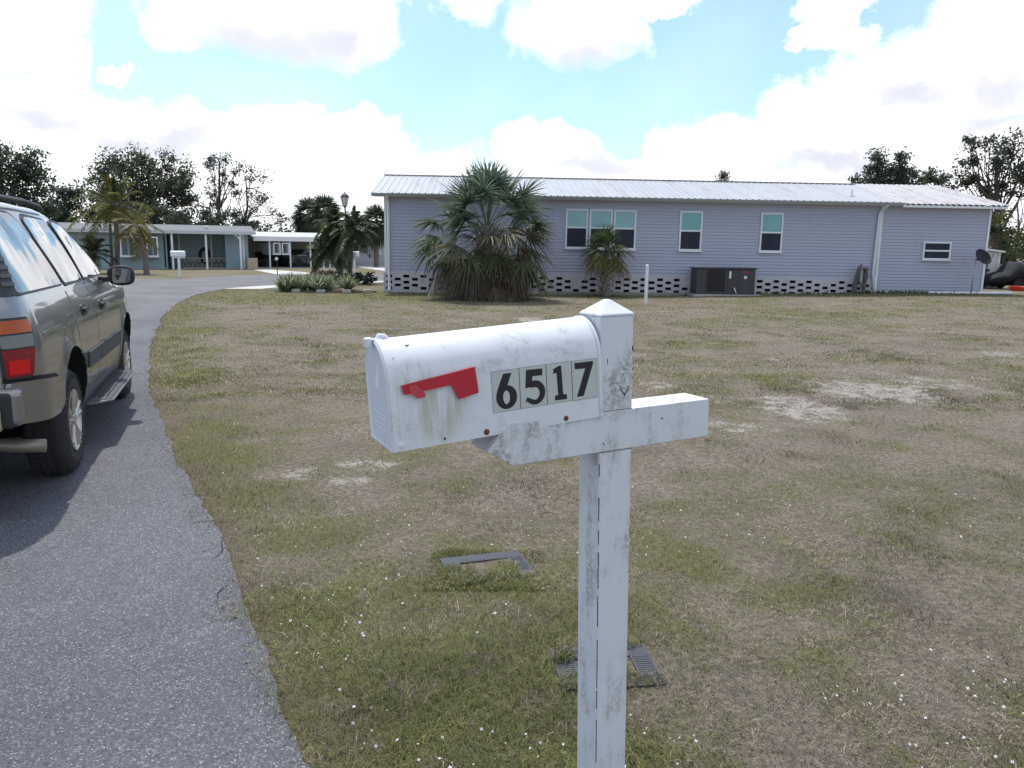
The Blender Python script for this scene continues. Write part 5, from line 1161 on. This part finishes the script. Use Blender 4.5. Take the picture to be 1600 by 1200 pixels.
org3, rz3, L3_ = house_frame(536, 61.0, 640, 63.)
wh = empty('white_house', org3, rz=rz3); tag(wh, 'off white house with block footing seen past the street lamp', 'house')
U3 = lambda px, y=0.: house_u(org3, rz3, px, 400, y)[0]
mb = MB(); mb.box(0, L3_, 0, 7, .35, 2.15); mb.build('wall', M['whitewall'], wh); mb = MB(); mb.box(.02, L3_, .05, 7, 0, .35); mb.build('footing', M['block'], wh)
mb = MB(); mb.prism([(-.5, 2.18), (-.5, 2.32), (3.5, 2.62), (7.5, 2.32), (7.5, 2.18)], lambda a, b_, d: (d, a, b_), U3(560), L3_ + .3); mb.box(-.1, U3(566), -.1, 6.5, 2.16, 2.28); mb.build('roof', M['trimw'], wh)
mb = MB(); mb.box(U3(588.5, -.3), U3(596, -.3), -.32, .02, .95, 1.95); mb.build('bay_window', M['trimw'], wh)
mb = MB(); mb.box(U3(553), U3(560), -.02, .02, .9, 1.9); mb.build('window', M['wglass'], wh)
mb = MB(); mb.box(U3(576), U3(579), -.04, .02, .75, .90); mb.build('meter', M['trim'], wh)
# small shed behind the right corner
org4, rz4, L4_ = house_frame(1541, 33.4, 1568, 33.4)
sh = empty('garden_shed', (org4[0], org4[1], .1), rz=.1); tag(sh, 'small white shed with open grey door behind the house corner', 'shed')
mb = MB(); mb.box(-.6, .62, 0, 2.4, 0, 1.55); mb.add([(-.6, 0, 1.55), (.62, 0, 1.55), (-.6, 0, 1.75)], [(0, 1, 2)]); mb.build('wall', pm('cream_wall', (.62, .60, .55), .7, var=.06), sh)
mb = MB(); mb.prism([(-.7, 1.73), (.75, 1.56), (.75, 1.63), (-.7, 1.80)], lambda a, b_, d: (a, d, b_), -.15, 2.6); mb.build('roof', M['trimw'], sh)
mb = MB(); mb.box(-.30, .12, -.03, .0, .02, 1.42); dr_ = mb.build('door', pm('grey_green_door', (.14, .21, .22), .6, var=.1), sh); mb = MB(); mb.box(.02, .18, -.07, -.031, .78, .86); mb.build('handle', M['dark'], dr_)
mb = MB(); mb.box(.55, .64, -.025, .03, 0, 1.56); mb.build('corner_board', M['trimw'], sh)

# lamp post
lb = gp(546.5, 443); lb[2] = 0
lp = empty('street_lamp', tuple(lb)); tag(lp, 'black street lamp post with frosted glass lantern among the palms', 'street lamp')
k = lb[1] / F; top_z = at(537.5, 300, lb[1])[2]; dx = at(537.5, 300, lb[1])[0] - lb[0]; zb_ = top_z - .62; lf = lambda z: dx * z / top_z
mb = MB(); mb.tube([(0, 0, -.1), (lf(.5), 0, .5), (lf(.52), 0, .52), (lf(zb_), 0, zb_)], [.07, .06, .04, .032], 8); mb.tube([(lf(zb_) - .0, 0, zb_ - .05), (lf(zb_), 0, zb_ + .04)], [.03, .09], 8); mb.build('pole', M['black'], lp, smooth=True)
mb = MB(); mb.lathe([(.09, 0), (.17, .36)], (lf(zb_), 0, zb_ + .04), 'z', 6); ln = mb.build('lantern_glass', pm('frosted_lantern', (.62, .60, .58), .35, var=.08), lp)
mb = MB()
for j in range(6): a = 2 * math.pi * j / 6; mb.tube([(lf(zb_) + .092 * math.cos(a), .092 * math.sin(a), zb_ + .04), (lf(zb_) + .174 * math.cos(a), .174 * math.sin(a), zb_ + .41)], .010, 4)
mb.lathe([(.20, .40), (.19, .44), (.08, .55), (.02, .58), (.03, .61), (0, .64)], (lf(zb_), 0, zb_), 'z', 6); mb.build('lantern_frame', M['black'], ln)

# far mailboxes: white box on a white post
def far_mailbox(px, py, Y, label, s_=1., rz=.4):
    b_ = at(px, py, Y); e = empty('mailbox', (b_[0], b_[1], 0), rz=rz); tag(e, label, 'mailbox', 'white mailboxes across the street')
    mb = MB(); mb.box(-.05, .05, -.05, .05, -.1, 1.0 * s_); mb.box(-.28, .28, -.045, .045, .93 * s_, 1.0 * s_); mb.build('post', M['white'], e, bevel=.005, seg=1)
    mb = MB(); pr = [(-.11, 0), (-.11, .16)] + [(-.11 * math.cos(math.pi * i / 10), .16 + .11 * math.sin(math.pi * i / 10)) for i in range(1, 10)] + [(.11, .16), (.11, 0)]
    mb.prism(pr, lambda a, b2, d: (d, a, b2 + 1.01 * s_), -.32, .30); mb.build('box', M['white'], e, smooth='auto'); 
    mb = MB(); mb.prism([(a * 1.05, b2 * 1.02) for a, b2 in pr], lambda a, b2, d: (d, a, b2 + 1.01 * s_), -.345, -.325); mb.build('door', M['white'], e, smooth='auto')
far_mailbox(281, 433, 38.0, 'white mailbox on a thick white post on the lawn before the blue house', 1., .15)
far_mailbox(506, 424, 49., 'white mailbox behind the planting bed, left of the street lamp', 1., .1)
far_mailbox(554, 426, 47.5, 'white mailbox on white post just right of the street lamp', 1., .3)
b_ = gp(433.5, 430); mb = MB(); mb.tube([(0, 0, -.1), (0, 0, .85)], .025, 6); o = mb.build('marker_stake', M['dark']); o.location = (b_[0], b_[1], 0); tag(o, 'thin dark stake with a pale reflector beside the far driveway', 'stake')
mb = MB(); mb.lathe([(0, -.02), (.09, -.02), (.09, .0), (0, .0)], (0, -.03, .88), 'y', 10); o2 = mb.build('reflector', M['white'], o)

# car under the tan carport
cb_ = W_(org2, rz2, U2(478, 2.0), 2.0); cc = empty('parked_car', (cb_[0], cb_[1], .03), rz=rz2 + .25); tag(cc, 'dark blue black saloon car parked under the tan house carport', 'car')
mb = MB(); pr = [(-1.9, .25), (-2.0, .55), (-1.85, .82), (-1.1, .90), (-.6, 1.28), (.45, 1.30), (1.15, .92), (1.95, .78), (2.05, .45), (1.95, .25)]
mb.prism(pr, lambda a, b2, d: (a, d * (1 - .22 * max(0, b2 - .85) / .4), b2), -.80, .80); mb.build('body', pm('dark_blue_paint', (.012, .014, .03), .3, metal=.3, coat=1., var=.1), cc, bevel=.05, seg=2)
for s_ in (-1, 1):
    mb = MB(); mb.prism([(-.98, .92), (-.56, 1.22), (.42, 1.24), (.98, .93)], lambda a, b2, d: (a, d * (1 - .22 * max(0, b2 - .85) / .4), b2), s_ * .80, s_ * .815); mb.build('window', M['glass'], cc)
    for xx in (-1.25, 1.3): mb = MB(); mb.lathe([(0, -.1), (.30, -.1), (.32, -.06), (.32, .06), (.30, .1), (0, .1)], (xx, s_ * .74, .31), 'y', 18); mb.build('wheel', M['rubber'], cc, smooth='auto')
# pots and garden chairs under the carport
for i, (px, y_, lb_) in enumerate(((402, 2.6, 'dark potted plant at the left end of the tan carport'), (410, 2.4, 'round potted bush left of the first white carport post'), (426, 2.5, 'dark potted plant right of the first white carport post'))):
    q = W_(org2, rz2, U2(px, y_), y_); e = empty('potted_plant', (q[0], q[1], .03)); tag(e, lb_, 'potted plant', 'potted plants under the tan carport')
    mb = MB(); mb.lathe([(0, 0), (.16, 0), (.22, .34), (.24, .36), (0, .34)], (0, 0, 0), 'z', 12); mb.build('pot', M['dark'], e)
    clumps_mesh('foliage', [(rng.normal(0, .16), rng.normal(0, .16), .55 + .12 * j) for j in range(4)], [.26] * 4, 40, .08, (.04, .05, .035), e)
# black covered utility vehicle and red tub at the far right
q = at(1588, 440, 33.0); g0 = float(gh(q[0], q[1])); e = empty('covered_trailer', (q[0] - .62, q[1], g0), rz=.1); tag(e, 'black tarpaulin covered trailer parked beyond the house corner', 'trailer')
V, fs = [], []; n1_, n2_ = 14, 16
for i in range(n1_ + 1):
    for j in range(n2_):
        u_ = i / n1_; a = math.pi * 2 * j / n2_; hgt = (.62 + .42 * sst(u_, .30, .48)) * math.sin(math.pi * (u_ * .94 + .03)) ** .22; w_ = .62 * math.sin(math.pi * (u_ * .94 + .03)) ** .3
        z = max(0, (math.sin(a) * .5 + .5)) ** .6 * hgt; V.append((-.75 + 2.2 * u_, math.cos(a) * w_ * (1 + .06 * rng.normal()), .12 + z + .025 * rng.normal()))
for i in range(n1_):
    for j in range(n2_): fs.append((i * n2_ + j, i * n2_ + (j + 1) % n2_, (i + 1) * n2_ + (j + 1) % n2_, (i + 1) * n2_ + j))
fs += [tuple(range(n2_)), tuple(range(n1_ * n2_, (n1_ + 1) * n2_))[::-1]]
mb = MB(); mb.add(V, fs); mb.build('tarpaulin', pm('black_tarpaulin', (.014, .016, .022), .85, var=.4, scale=4, bump=.5, bscale=6), e, smooth=True)
mb = MB(); mb.tube([(.38, -.72, .80), (.62, -.95, .06)], .018, 6); mb.build('strut', M['steel'], e)
for s_ in (-1, 1): mb = MB(); mb.lathe([(0, -.07), (.20, -.07), (.22, -.04), (.22, .04), (.20, .07), (0, .07)], (.35, s_ * .5, .22), 'y', 16); mb.build('wheel', M['rubber'], e, smooth='auto')
q = at(1592, 462, 31.6); mb = MB(); mb.lathe([(0, 0), (.34, 0), (.40, .17), (.43, .18), (.39, .16), (.32, .05), (0, .05)], (0, 0, 0), 'z', 24); o = mb.build('plastic_tub', pm('red_plastic', (.60, .045, .02), .4, var=.08), smooth='auto'); o.location = (q[0], q[1], float(gh(q[0], q[1]))); tag(o, 'shallow bright red plastic tub on the grass at the right edge', 'tub')

# planting bed: stone edge, variegated grasses, croton, dark ground shrubs
bc = gp(500, 456); bc[2] = 0
mb = MB(); k = 24
ring_o = [(1.75 * math.cos(2 * math.pi * i / k) * (1 + .06 * rng.normal()), .75 * math.sin(2 * math.pi * i / k)) for i in range(k)]
mb = MB(); mb.prism(ring_o, lambda a, b2, d: (a + bc[0] + .15, b2 + bc[1] + .3, d), -.02, .05); tag(mb.build('planting_bed', M['soil']), kind='structure')
stone_n = 0
for i in sorted(range(k), key=lambda j: ring_o[j][0]):
    a, b2 = ring_o[i]
    if b2 > -.30 or i % 2: continue
    mb = MB(); mb.obox((0, 0, .05), (.30, .16, .13), (0, 0, math.atan2(b2 * 5, a) + 1.57)); o = mb.build('edging_stone', M['concrete'], None, bevel=.03); o.location = (a * 1.03 + bc[0] + .15, b2 * 1.05 + bc[1] + .3, 0)
    tag(o, ['leftmost', 'second from left', 'middle', 'second from right', 'rightmost'][min(4, stone_n)] + ' pale edging stone along the front rim of the planting bed', 'stone', 'edging stones of the planting bed'); stone_n += 1
for i in range(26):
    x_, y_ = bc[0] + rng.uniform(-1.3, 1.05), bc[1] + rng.uniform(-.35, .85); e = Strips()
    for j in range(70):
        a = rng.uniform(0, 6.28); elv = R(rng.uniform(35, 85)); d = np.array([math.cos(a) * math.cos(elv), math.sin(a) * math.cos(elv), math.sin(elv)]); L_ = rng.uniform(.5, .9); q = np.linspace(0, 1, 5)
        e.strip(d * (L_ * q)[:, None] - UP * (.20 * q ** 2.2)[:, None], .038 * np.array([.8, 1, 1, .7, .1]), nz(np.cross(d, UP)), (np.array([.15, .20, .10]) if rng.random() < .55 else np.array([.36, .39, .27])) * rng.uniform(.7, 1.2))
    o = e.build('grass_tuft', M['leaf']); o.location = (x_, y_, .03); tag(o, 'pale green striped grass clump filling the round planting bed', 'plant', 'striped grass clumps in the planting bed')
def shrub(px, py, Y, r_, h_, col, label, leaf=.05, n_=18, nm='shrub'):
    b_ = at(px, py, Y); e = empty(nm, (b_[0], b_[1], 0)); tag(e, label, 'shrub'); c_ = [(rng.uniform(-r_, r_), rng.uniform(-r_, r_) * .6, rng.uniform(.1, h_)) for _ in range(n_)]
    clumps_mesh('foliage', c_, [min(r_, h_) * .45] * n_, 60, leaf, col, e); mb = MB()
    for i in range(5): mb.tube([(0, 0, -.05), (c_[i][0] * .5, c_[i][1] * .5, c_[i][2] * .5), c_[i]], [.02, .015, .006], 5)
    mb.build('stem', M['bark'], e)
shrub(503, 440, 30.8, .45, .62, (.20, .075, .055), 'reddish leaved croton shrub behind the striped grasses')
shrub(516, 440, 30.2, .5, .55, (.055, .06, .035), 'olive green shrub right of the reddish croton')
shrub(548, 446, 33.2, .95, .42, (.04, .05, .032), 'low dark spreading shrub at the foot of the street lamp', .06, 26)

# ---------------------------------------------------------------- grass, weeds, clover flowers and litter
def blades(n, yr, power, hmin, hmax, w0, seed):
    """tapered blades scattered in front of the camera and a little to both sides; nearer ground gets more"""
    r = np.random.default_rng(seed)
    y = (yr[0] ** (1 - power) + r.random(n) * (yr[1] ** (1 - power) - yr[0] ** (1 - power))) ** (1 / (1 - power))
    x = r.uniform(-1, 1, n) * (.80 * y + .9)
    jag = (vnoise(x, y, 2.6, 3) - .5) * .30
    if seed == 1:
        for c_ in ((-.115, 3.76), (.385, 2.83)): x[:14000] = c_[0] + r.uniform(-.3, .3, 14000); y[:14000] = c_[1] + r.uniform(-.26, .26, 14000); x, y = np.roll(x, 14000), np.roll(y, 14000)
        jag = (vnoise(x, y, 2.6, 3) - .5) * .30
    onbox = np.zeros(n, bool); ext = np.zeros(n, bool); ext[:28000 if seed == 1 else 0] = True
    ok = x > edge_x(y) + jag - .03 - .05 * r.random(n) ** 3
    for c_, w_, d_, rz_ in (((-.115, 3.76), .43, .34, .30), ((.385, 2.83), .40, .30, .12)):     # keep the utility boxes partly clear
        dx, dy = x - c_[0], y - c_[1]; a = dx * math.cos(rz_) + dy * math.sin(rz_); b_ = -dx * math.sin(rz_) + dy * math.cos(rz_)
        nn = vnoise(x, y, 9, 3); inside = (abs(a) < w_ / 2 + .01) & (abs(b_) < d_ / 2 + .01)
        if c_[1] > 3: cover = ((b_ < -.045 + .05 * (nn - .5)) & (a < .13)) | ((a < -.14) & (b_ < .05)) | ((abs(a) < .11) & (b_ < .04) & (nn > .5)) | (nn > .66)
        else: cover = (abs(a) < .08) | (nn > .57) | (b_ < -.07)
        ok &= ~(inside & ~cover); onbox |= inside & cover
    ok &= ~ext | onbox; ok &= ~(onbox & ext & (r.random(n) < .55)); x, y, onbox = x[ok], y[ok], onbox[ok]; n = len(x); g = greenmask(x, y); s_ = sandmask(x, y)
    keep = r.random(n) < np.clip(1.05 - s_ * .93, 0, 1) * (.55 + .45 * vnoise(x, y, 3.3, 3) ** .5 * 1.3); x, y, g, s_, onbox = x[keep], y[keep], g[keep], s_[keep], onbox[keep]; n = len(x)
    tall = sst(vnoise(x + 3, y, 1.5, 3), .5, .85)
    h = hmin + (hmax - hmin) * r.random(n) ** 1.6 * 1.35; h *= (.50 + .75 * g + .95 * tall); dist = np.maximum(1., y / 4.)
    w = w0 * r.uniform(.6, 1.3, n) * dist ** .75
    az = vnoise(x, y, 1.9, 2) * 9 + r.normal(0, 1.5, n); ln_ = r.uniform(.2, 1.7, n) * h; base = np.stack([x, y, gh(x, y) - .004 + .012 * onbox], 1)
    lean_ = np.stack([np.cos(az) * ln_, np.sin(az) * ln_, np.zeros(n)], 1)
    sa = az + r.uniform(.9, 2.2, n); side = np.stack([np.cos(sa), np.sin(sa), np.zeros(n)], 1) * w[:, None]
    mid_ = base + lean_ * .35 + np.stack([0 * h, 0 * h, h * .62], 1); tip = base + lean_ + np.stack([0 * h, 0 * h, h * r.uniform(.35, 1., n)], 1)
    V = np.stack([base - side, base + side, mid_ + side * .8, tip, mid_ - side * .8], 1).reshape(-1, 3)
    tf = np.clip((vnoise(x + 13, y + 57, 13., 2) - .5) * 1.7 + .5, 0, 1); tf2 = np.clip((vnoise(x + 113, y + 7, 7., 2) - .5) * 1.9 + .5, 0, 1)
    isg = (.5 * r.random(n) + .5 * tf) < (.20 + .55 * g); k = np.clip(.45 * r.random(n) + .55 * tf2, 0, 1)
    straw = np.where((k < .42)[:, None], [.275, .228, .190], np.where((k < .62)[:, None], [.46, .39, .32], np.where((k < .90)[:, None], [.175, .110, .095], [.62, .56, .48])))
    kg = np.clip(.5 * r.random(n) + .5 * (1 - tf2), 0, 1); grn = np.where((kg < .5)[:, None], [.165, .180, .060], np.where((kg < .8)[:, None], [.255, .250, .090], [.090, .135, .045]))
    c = np.where(isg[:, None], grn, straw) * r.uniform(.5, 1.5, n)[:, None]
    c = c * (.55 + .9 * vnoise(x + 31, y + 5, 3.6, 4))[:, None]
    c = c * (1 - .25 * sst(vnoise(x + 70, y + 11, .8, 3), .5, .7))[:, None]
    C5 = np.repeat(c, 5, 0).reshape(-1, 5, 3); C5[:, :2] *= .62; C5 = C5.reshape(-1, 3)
    i = np.arange(n)[:, None] * 5
    F4 = np.concatenate([i + np.array([[0, 1, 2, 4]])], 0); F3 = i + np.array([[4, 2, 3]])
    me = bpy.data.meshes.new('lawn_grass'); me.vertices.add(len(V)); me.vertices.foreach_set('co', V.astype(np.float32).ravel())
    lp_ = np.concatenate([F4.ravel(), F3.ravel()]).astype(np.int32); me.loops.add(len(lp_)); me.loops.foreach_set('vertex_index', lp_)
    me.polygons.add(2 * n); ls = np.concatenate([np.arange(n) * 4, 4 * n + np.arange(n) * 3]).astype(np.int32); me.polygons.foreach_set('loop_start', ls); me.polygons.foreach_set('loop_total', np.concatenate([np.full(n, 4), np.full(n, 3)]).astype(np.int32))
    a = me.color_attributes.new('tint', 'FLOAT_COLOR', 'POINT'); a.data.foreach_set('color', np.concatenate([C5, np.ones((len(C5), 1))], 1).astype(np.float32).ravel())
    me.materials.append(M['grass']); me.update(calc_edges=True)
    o = bpy.data.objects.new('lawn_grass', me); COL.objects.link(o); return tag(o, kind='stuff')
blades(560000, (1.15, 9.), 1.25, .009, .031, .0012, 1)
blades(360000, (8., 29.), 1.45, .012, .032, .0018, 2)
# tufts of weed along the house wall
S_ = Strips(); 
for i in range(700):
    u_ = rng.uniform(6, 22.) if i % 3 else rng.uniform(17, 21); p = hw_(u_, rng.uniform(-.45, -.06), 0); z = float(gh(p.x, p.y)); a = rng.uniform(0, 6.28); elv = R(rng.uniform(30, 88)); L_ = rng.uniform(.04, .17)
    d = np.array([math.cos(a) * math.cos(elv), math.sin(a) * math.cos(elv), math.sin(elv)]); q = np.linspace(0, 1, 4)
    S_.strip(np.array([p.x, p.y, z]) + d * (L_ * q)[:, None], .035 * np.array([.6, 1, .8, .1]), nz(np.cross(d, UP)), np.array([.09, .13, .045]) * rng.uniform(.6, 1.5))
o = S_.build('weeds', M['leaf']); tag(o, kind='stuff')
# clover-like white flowers and dead leaves
r = np.random.default_rng(11); n = 2000; y = (1.8 ** -.6 + r.random(n) * (14. ** -.6 - 1.8 ** -.6)) ** (-1 / .6); x = r.uniform(-1, 1, n) * (.8 * y + .6); ok = (x > edge_x(y) + .1) & (vnoise(x, y, 1.1, 3) + .25 * (vnoise(x, y, 6, 2) - .5) > .47); x, y = x[ok], y[ok]
mb = MB(); pet = MB()
for a_, b_ in zip(x, y):
    s_ = r.uniform(.0022, .0060); z = float(gh(a_, b_)) + r.uniform(.012, .03); c_ = Vector((a_, b_, z)); tl_ = Vector((r.normal(0, .4), r.normal(0, .4) - .25, 1)).normalized(); t1 = tl_.orthogonal().normalized(); t2 = tl_.cross(t1); ph = r.uniform(0, 6)
    for j in range(4):
        a = ph + j * math.pi / 2; d = t1 * math.cos(a) + t2 * math.sin(a); e2 = t1 * -math.sin(a) + t2 * math.cos(a)
        pet.add([c_, c_ + d * s_ * .7 + e2 * s_ * .45, c_ + d * s_ * 1.3, c_ + d * s_ * .7 - e2 * s_ * .45], [(0, 1, 2, 3)])
o = pet.build('clover_flowers', pm('white_petal', (.62, .60, .66), .7, var=.1), None, fixn=False); tag(o, kind='stuff')
mb = MB()
for _ in range(260):
    b_ = r.uniform(1.9, 9); a_ = r.uniform(-1, 1) * (.8 * b_ + .5)
    if a_ < edge_x(b_) - .05: continue
    s_ = r.uniform(.006, .016); c_ = Vector((a_, b_, float(gh(a_, b_)) + r.uniform(.008, .022))); t1 = Vector((r.normal(), r.normal(), r.normal(0, .3))).normalized(); t2 = t1.orthogonal().normalized()
    mb.add([c_ - t1 * s_, c_ + t2 * s_ * .45, c_ + t1 * s_, c_ - t2 * s_ * .45 + Vector((0, 0, s_ * .2))], [(0, 1, 2, 3)])
o = mb.build('leaf_litter', pm('dead_leaf', (.24, .15, .09), .8, var=.4, scale=3), None, fixn=False); tag(o, kind='stuff')

# loose grit and crumbs along the broken asphalt edge
r = np.random.default_rng(5); mb = MB()
for _ in range(900):
    y_ = r.uniform(1.6, 11); x_ = edge_x(y_) + r.normal(0, .085); s_ = r.uniform(.0025, .009); c_ = Vector((x_, y_, .014 if x_ < edge_x(y_) else float(gh(x_, y_)) + .006))
    p = [c_ + Vector((r.normal(), r.normal(), 0)).normalized() * s_ * r.uniform(.6, 1.2) for _k in range(3)] + [c_ + Vector((0, 0, s_ * .9))]
    mb.add(p, [(0, 1, 3), (1, 2, 3), (2, 0, 3)])
tag(mb.build('asphalt_crumbs', pm('grit', (.20, .19, .185), .9, var=.6, scale=3)), kind='stuff')
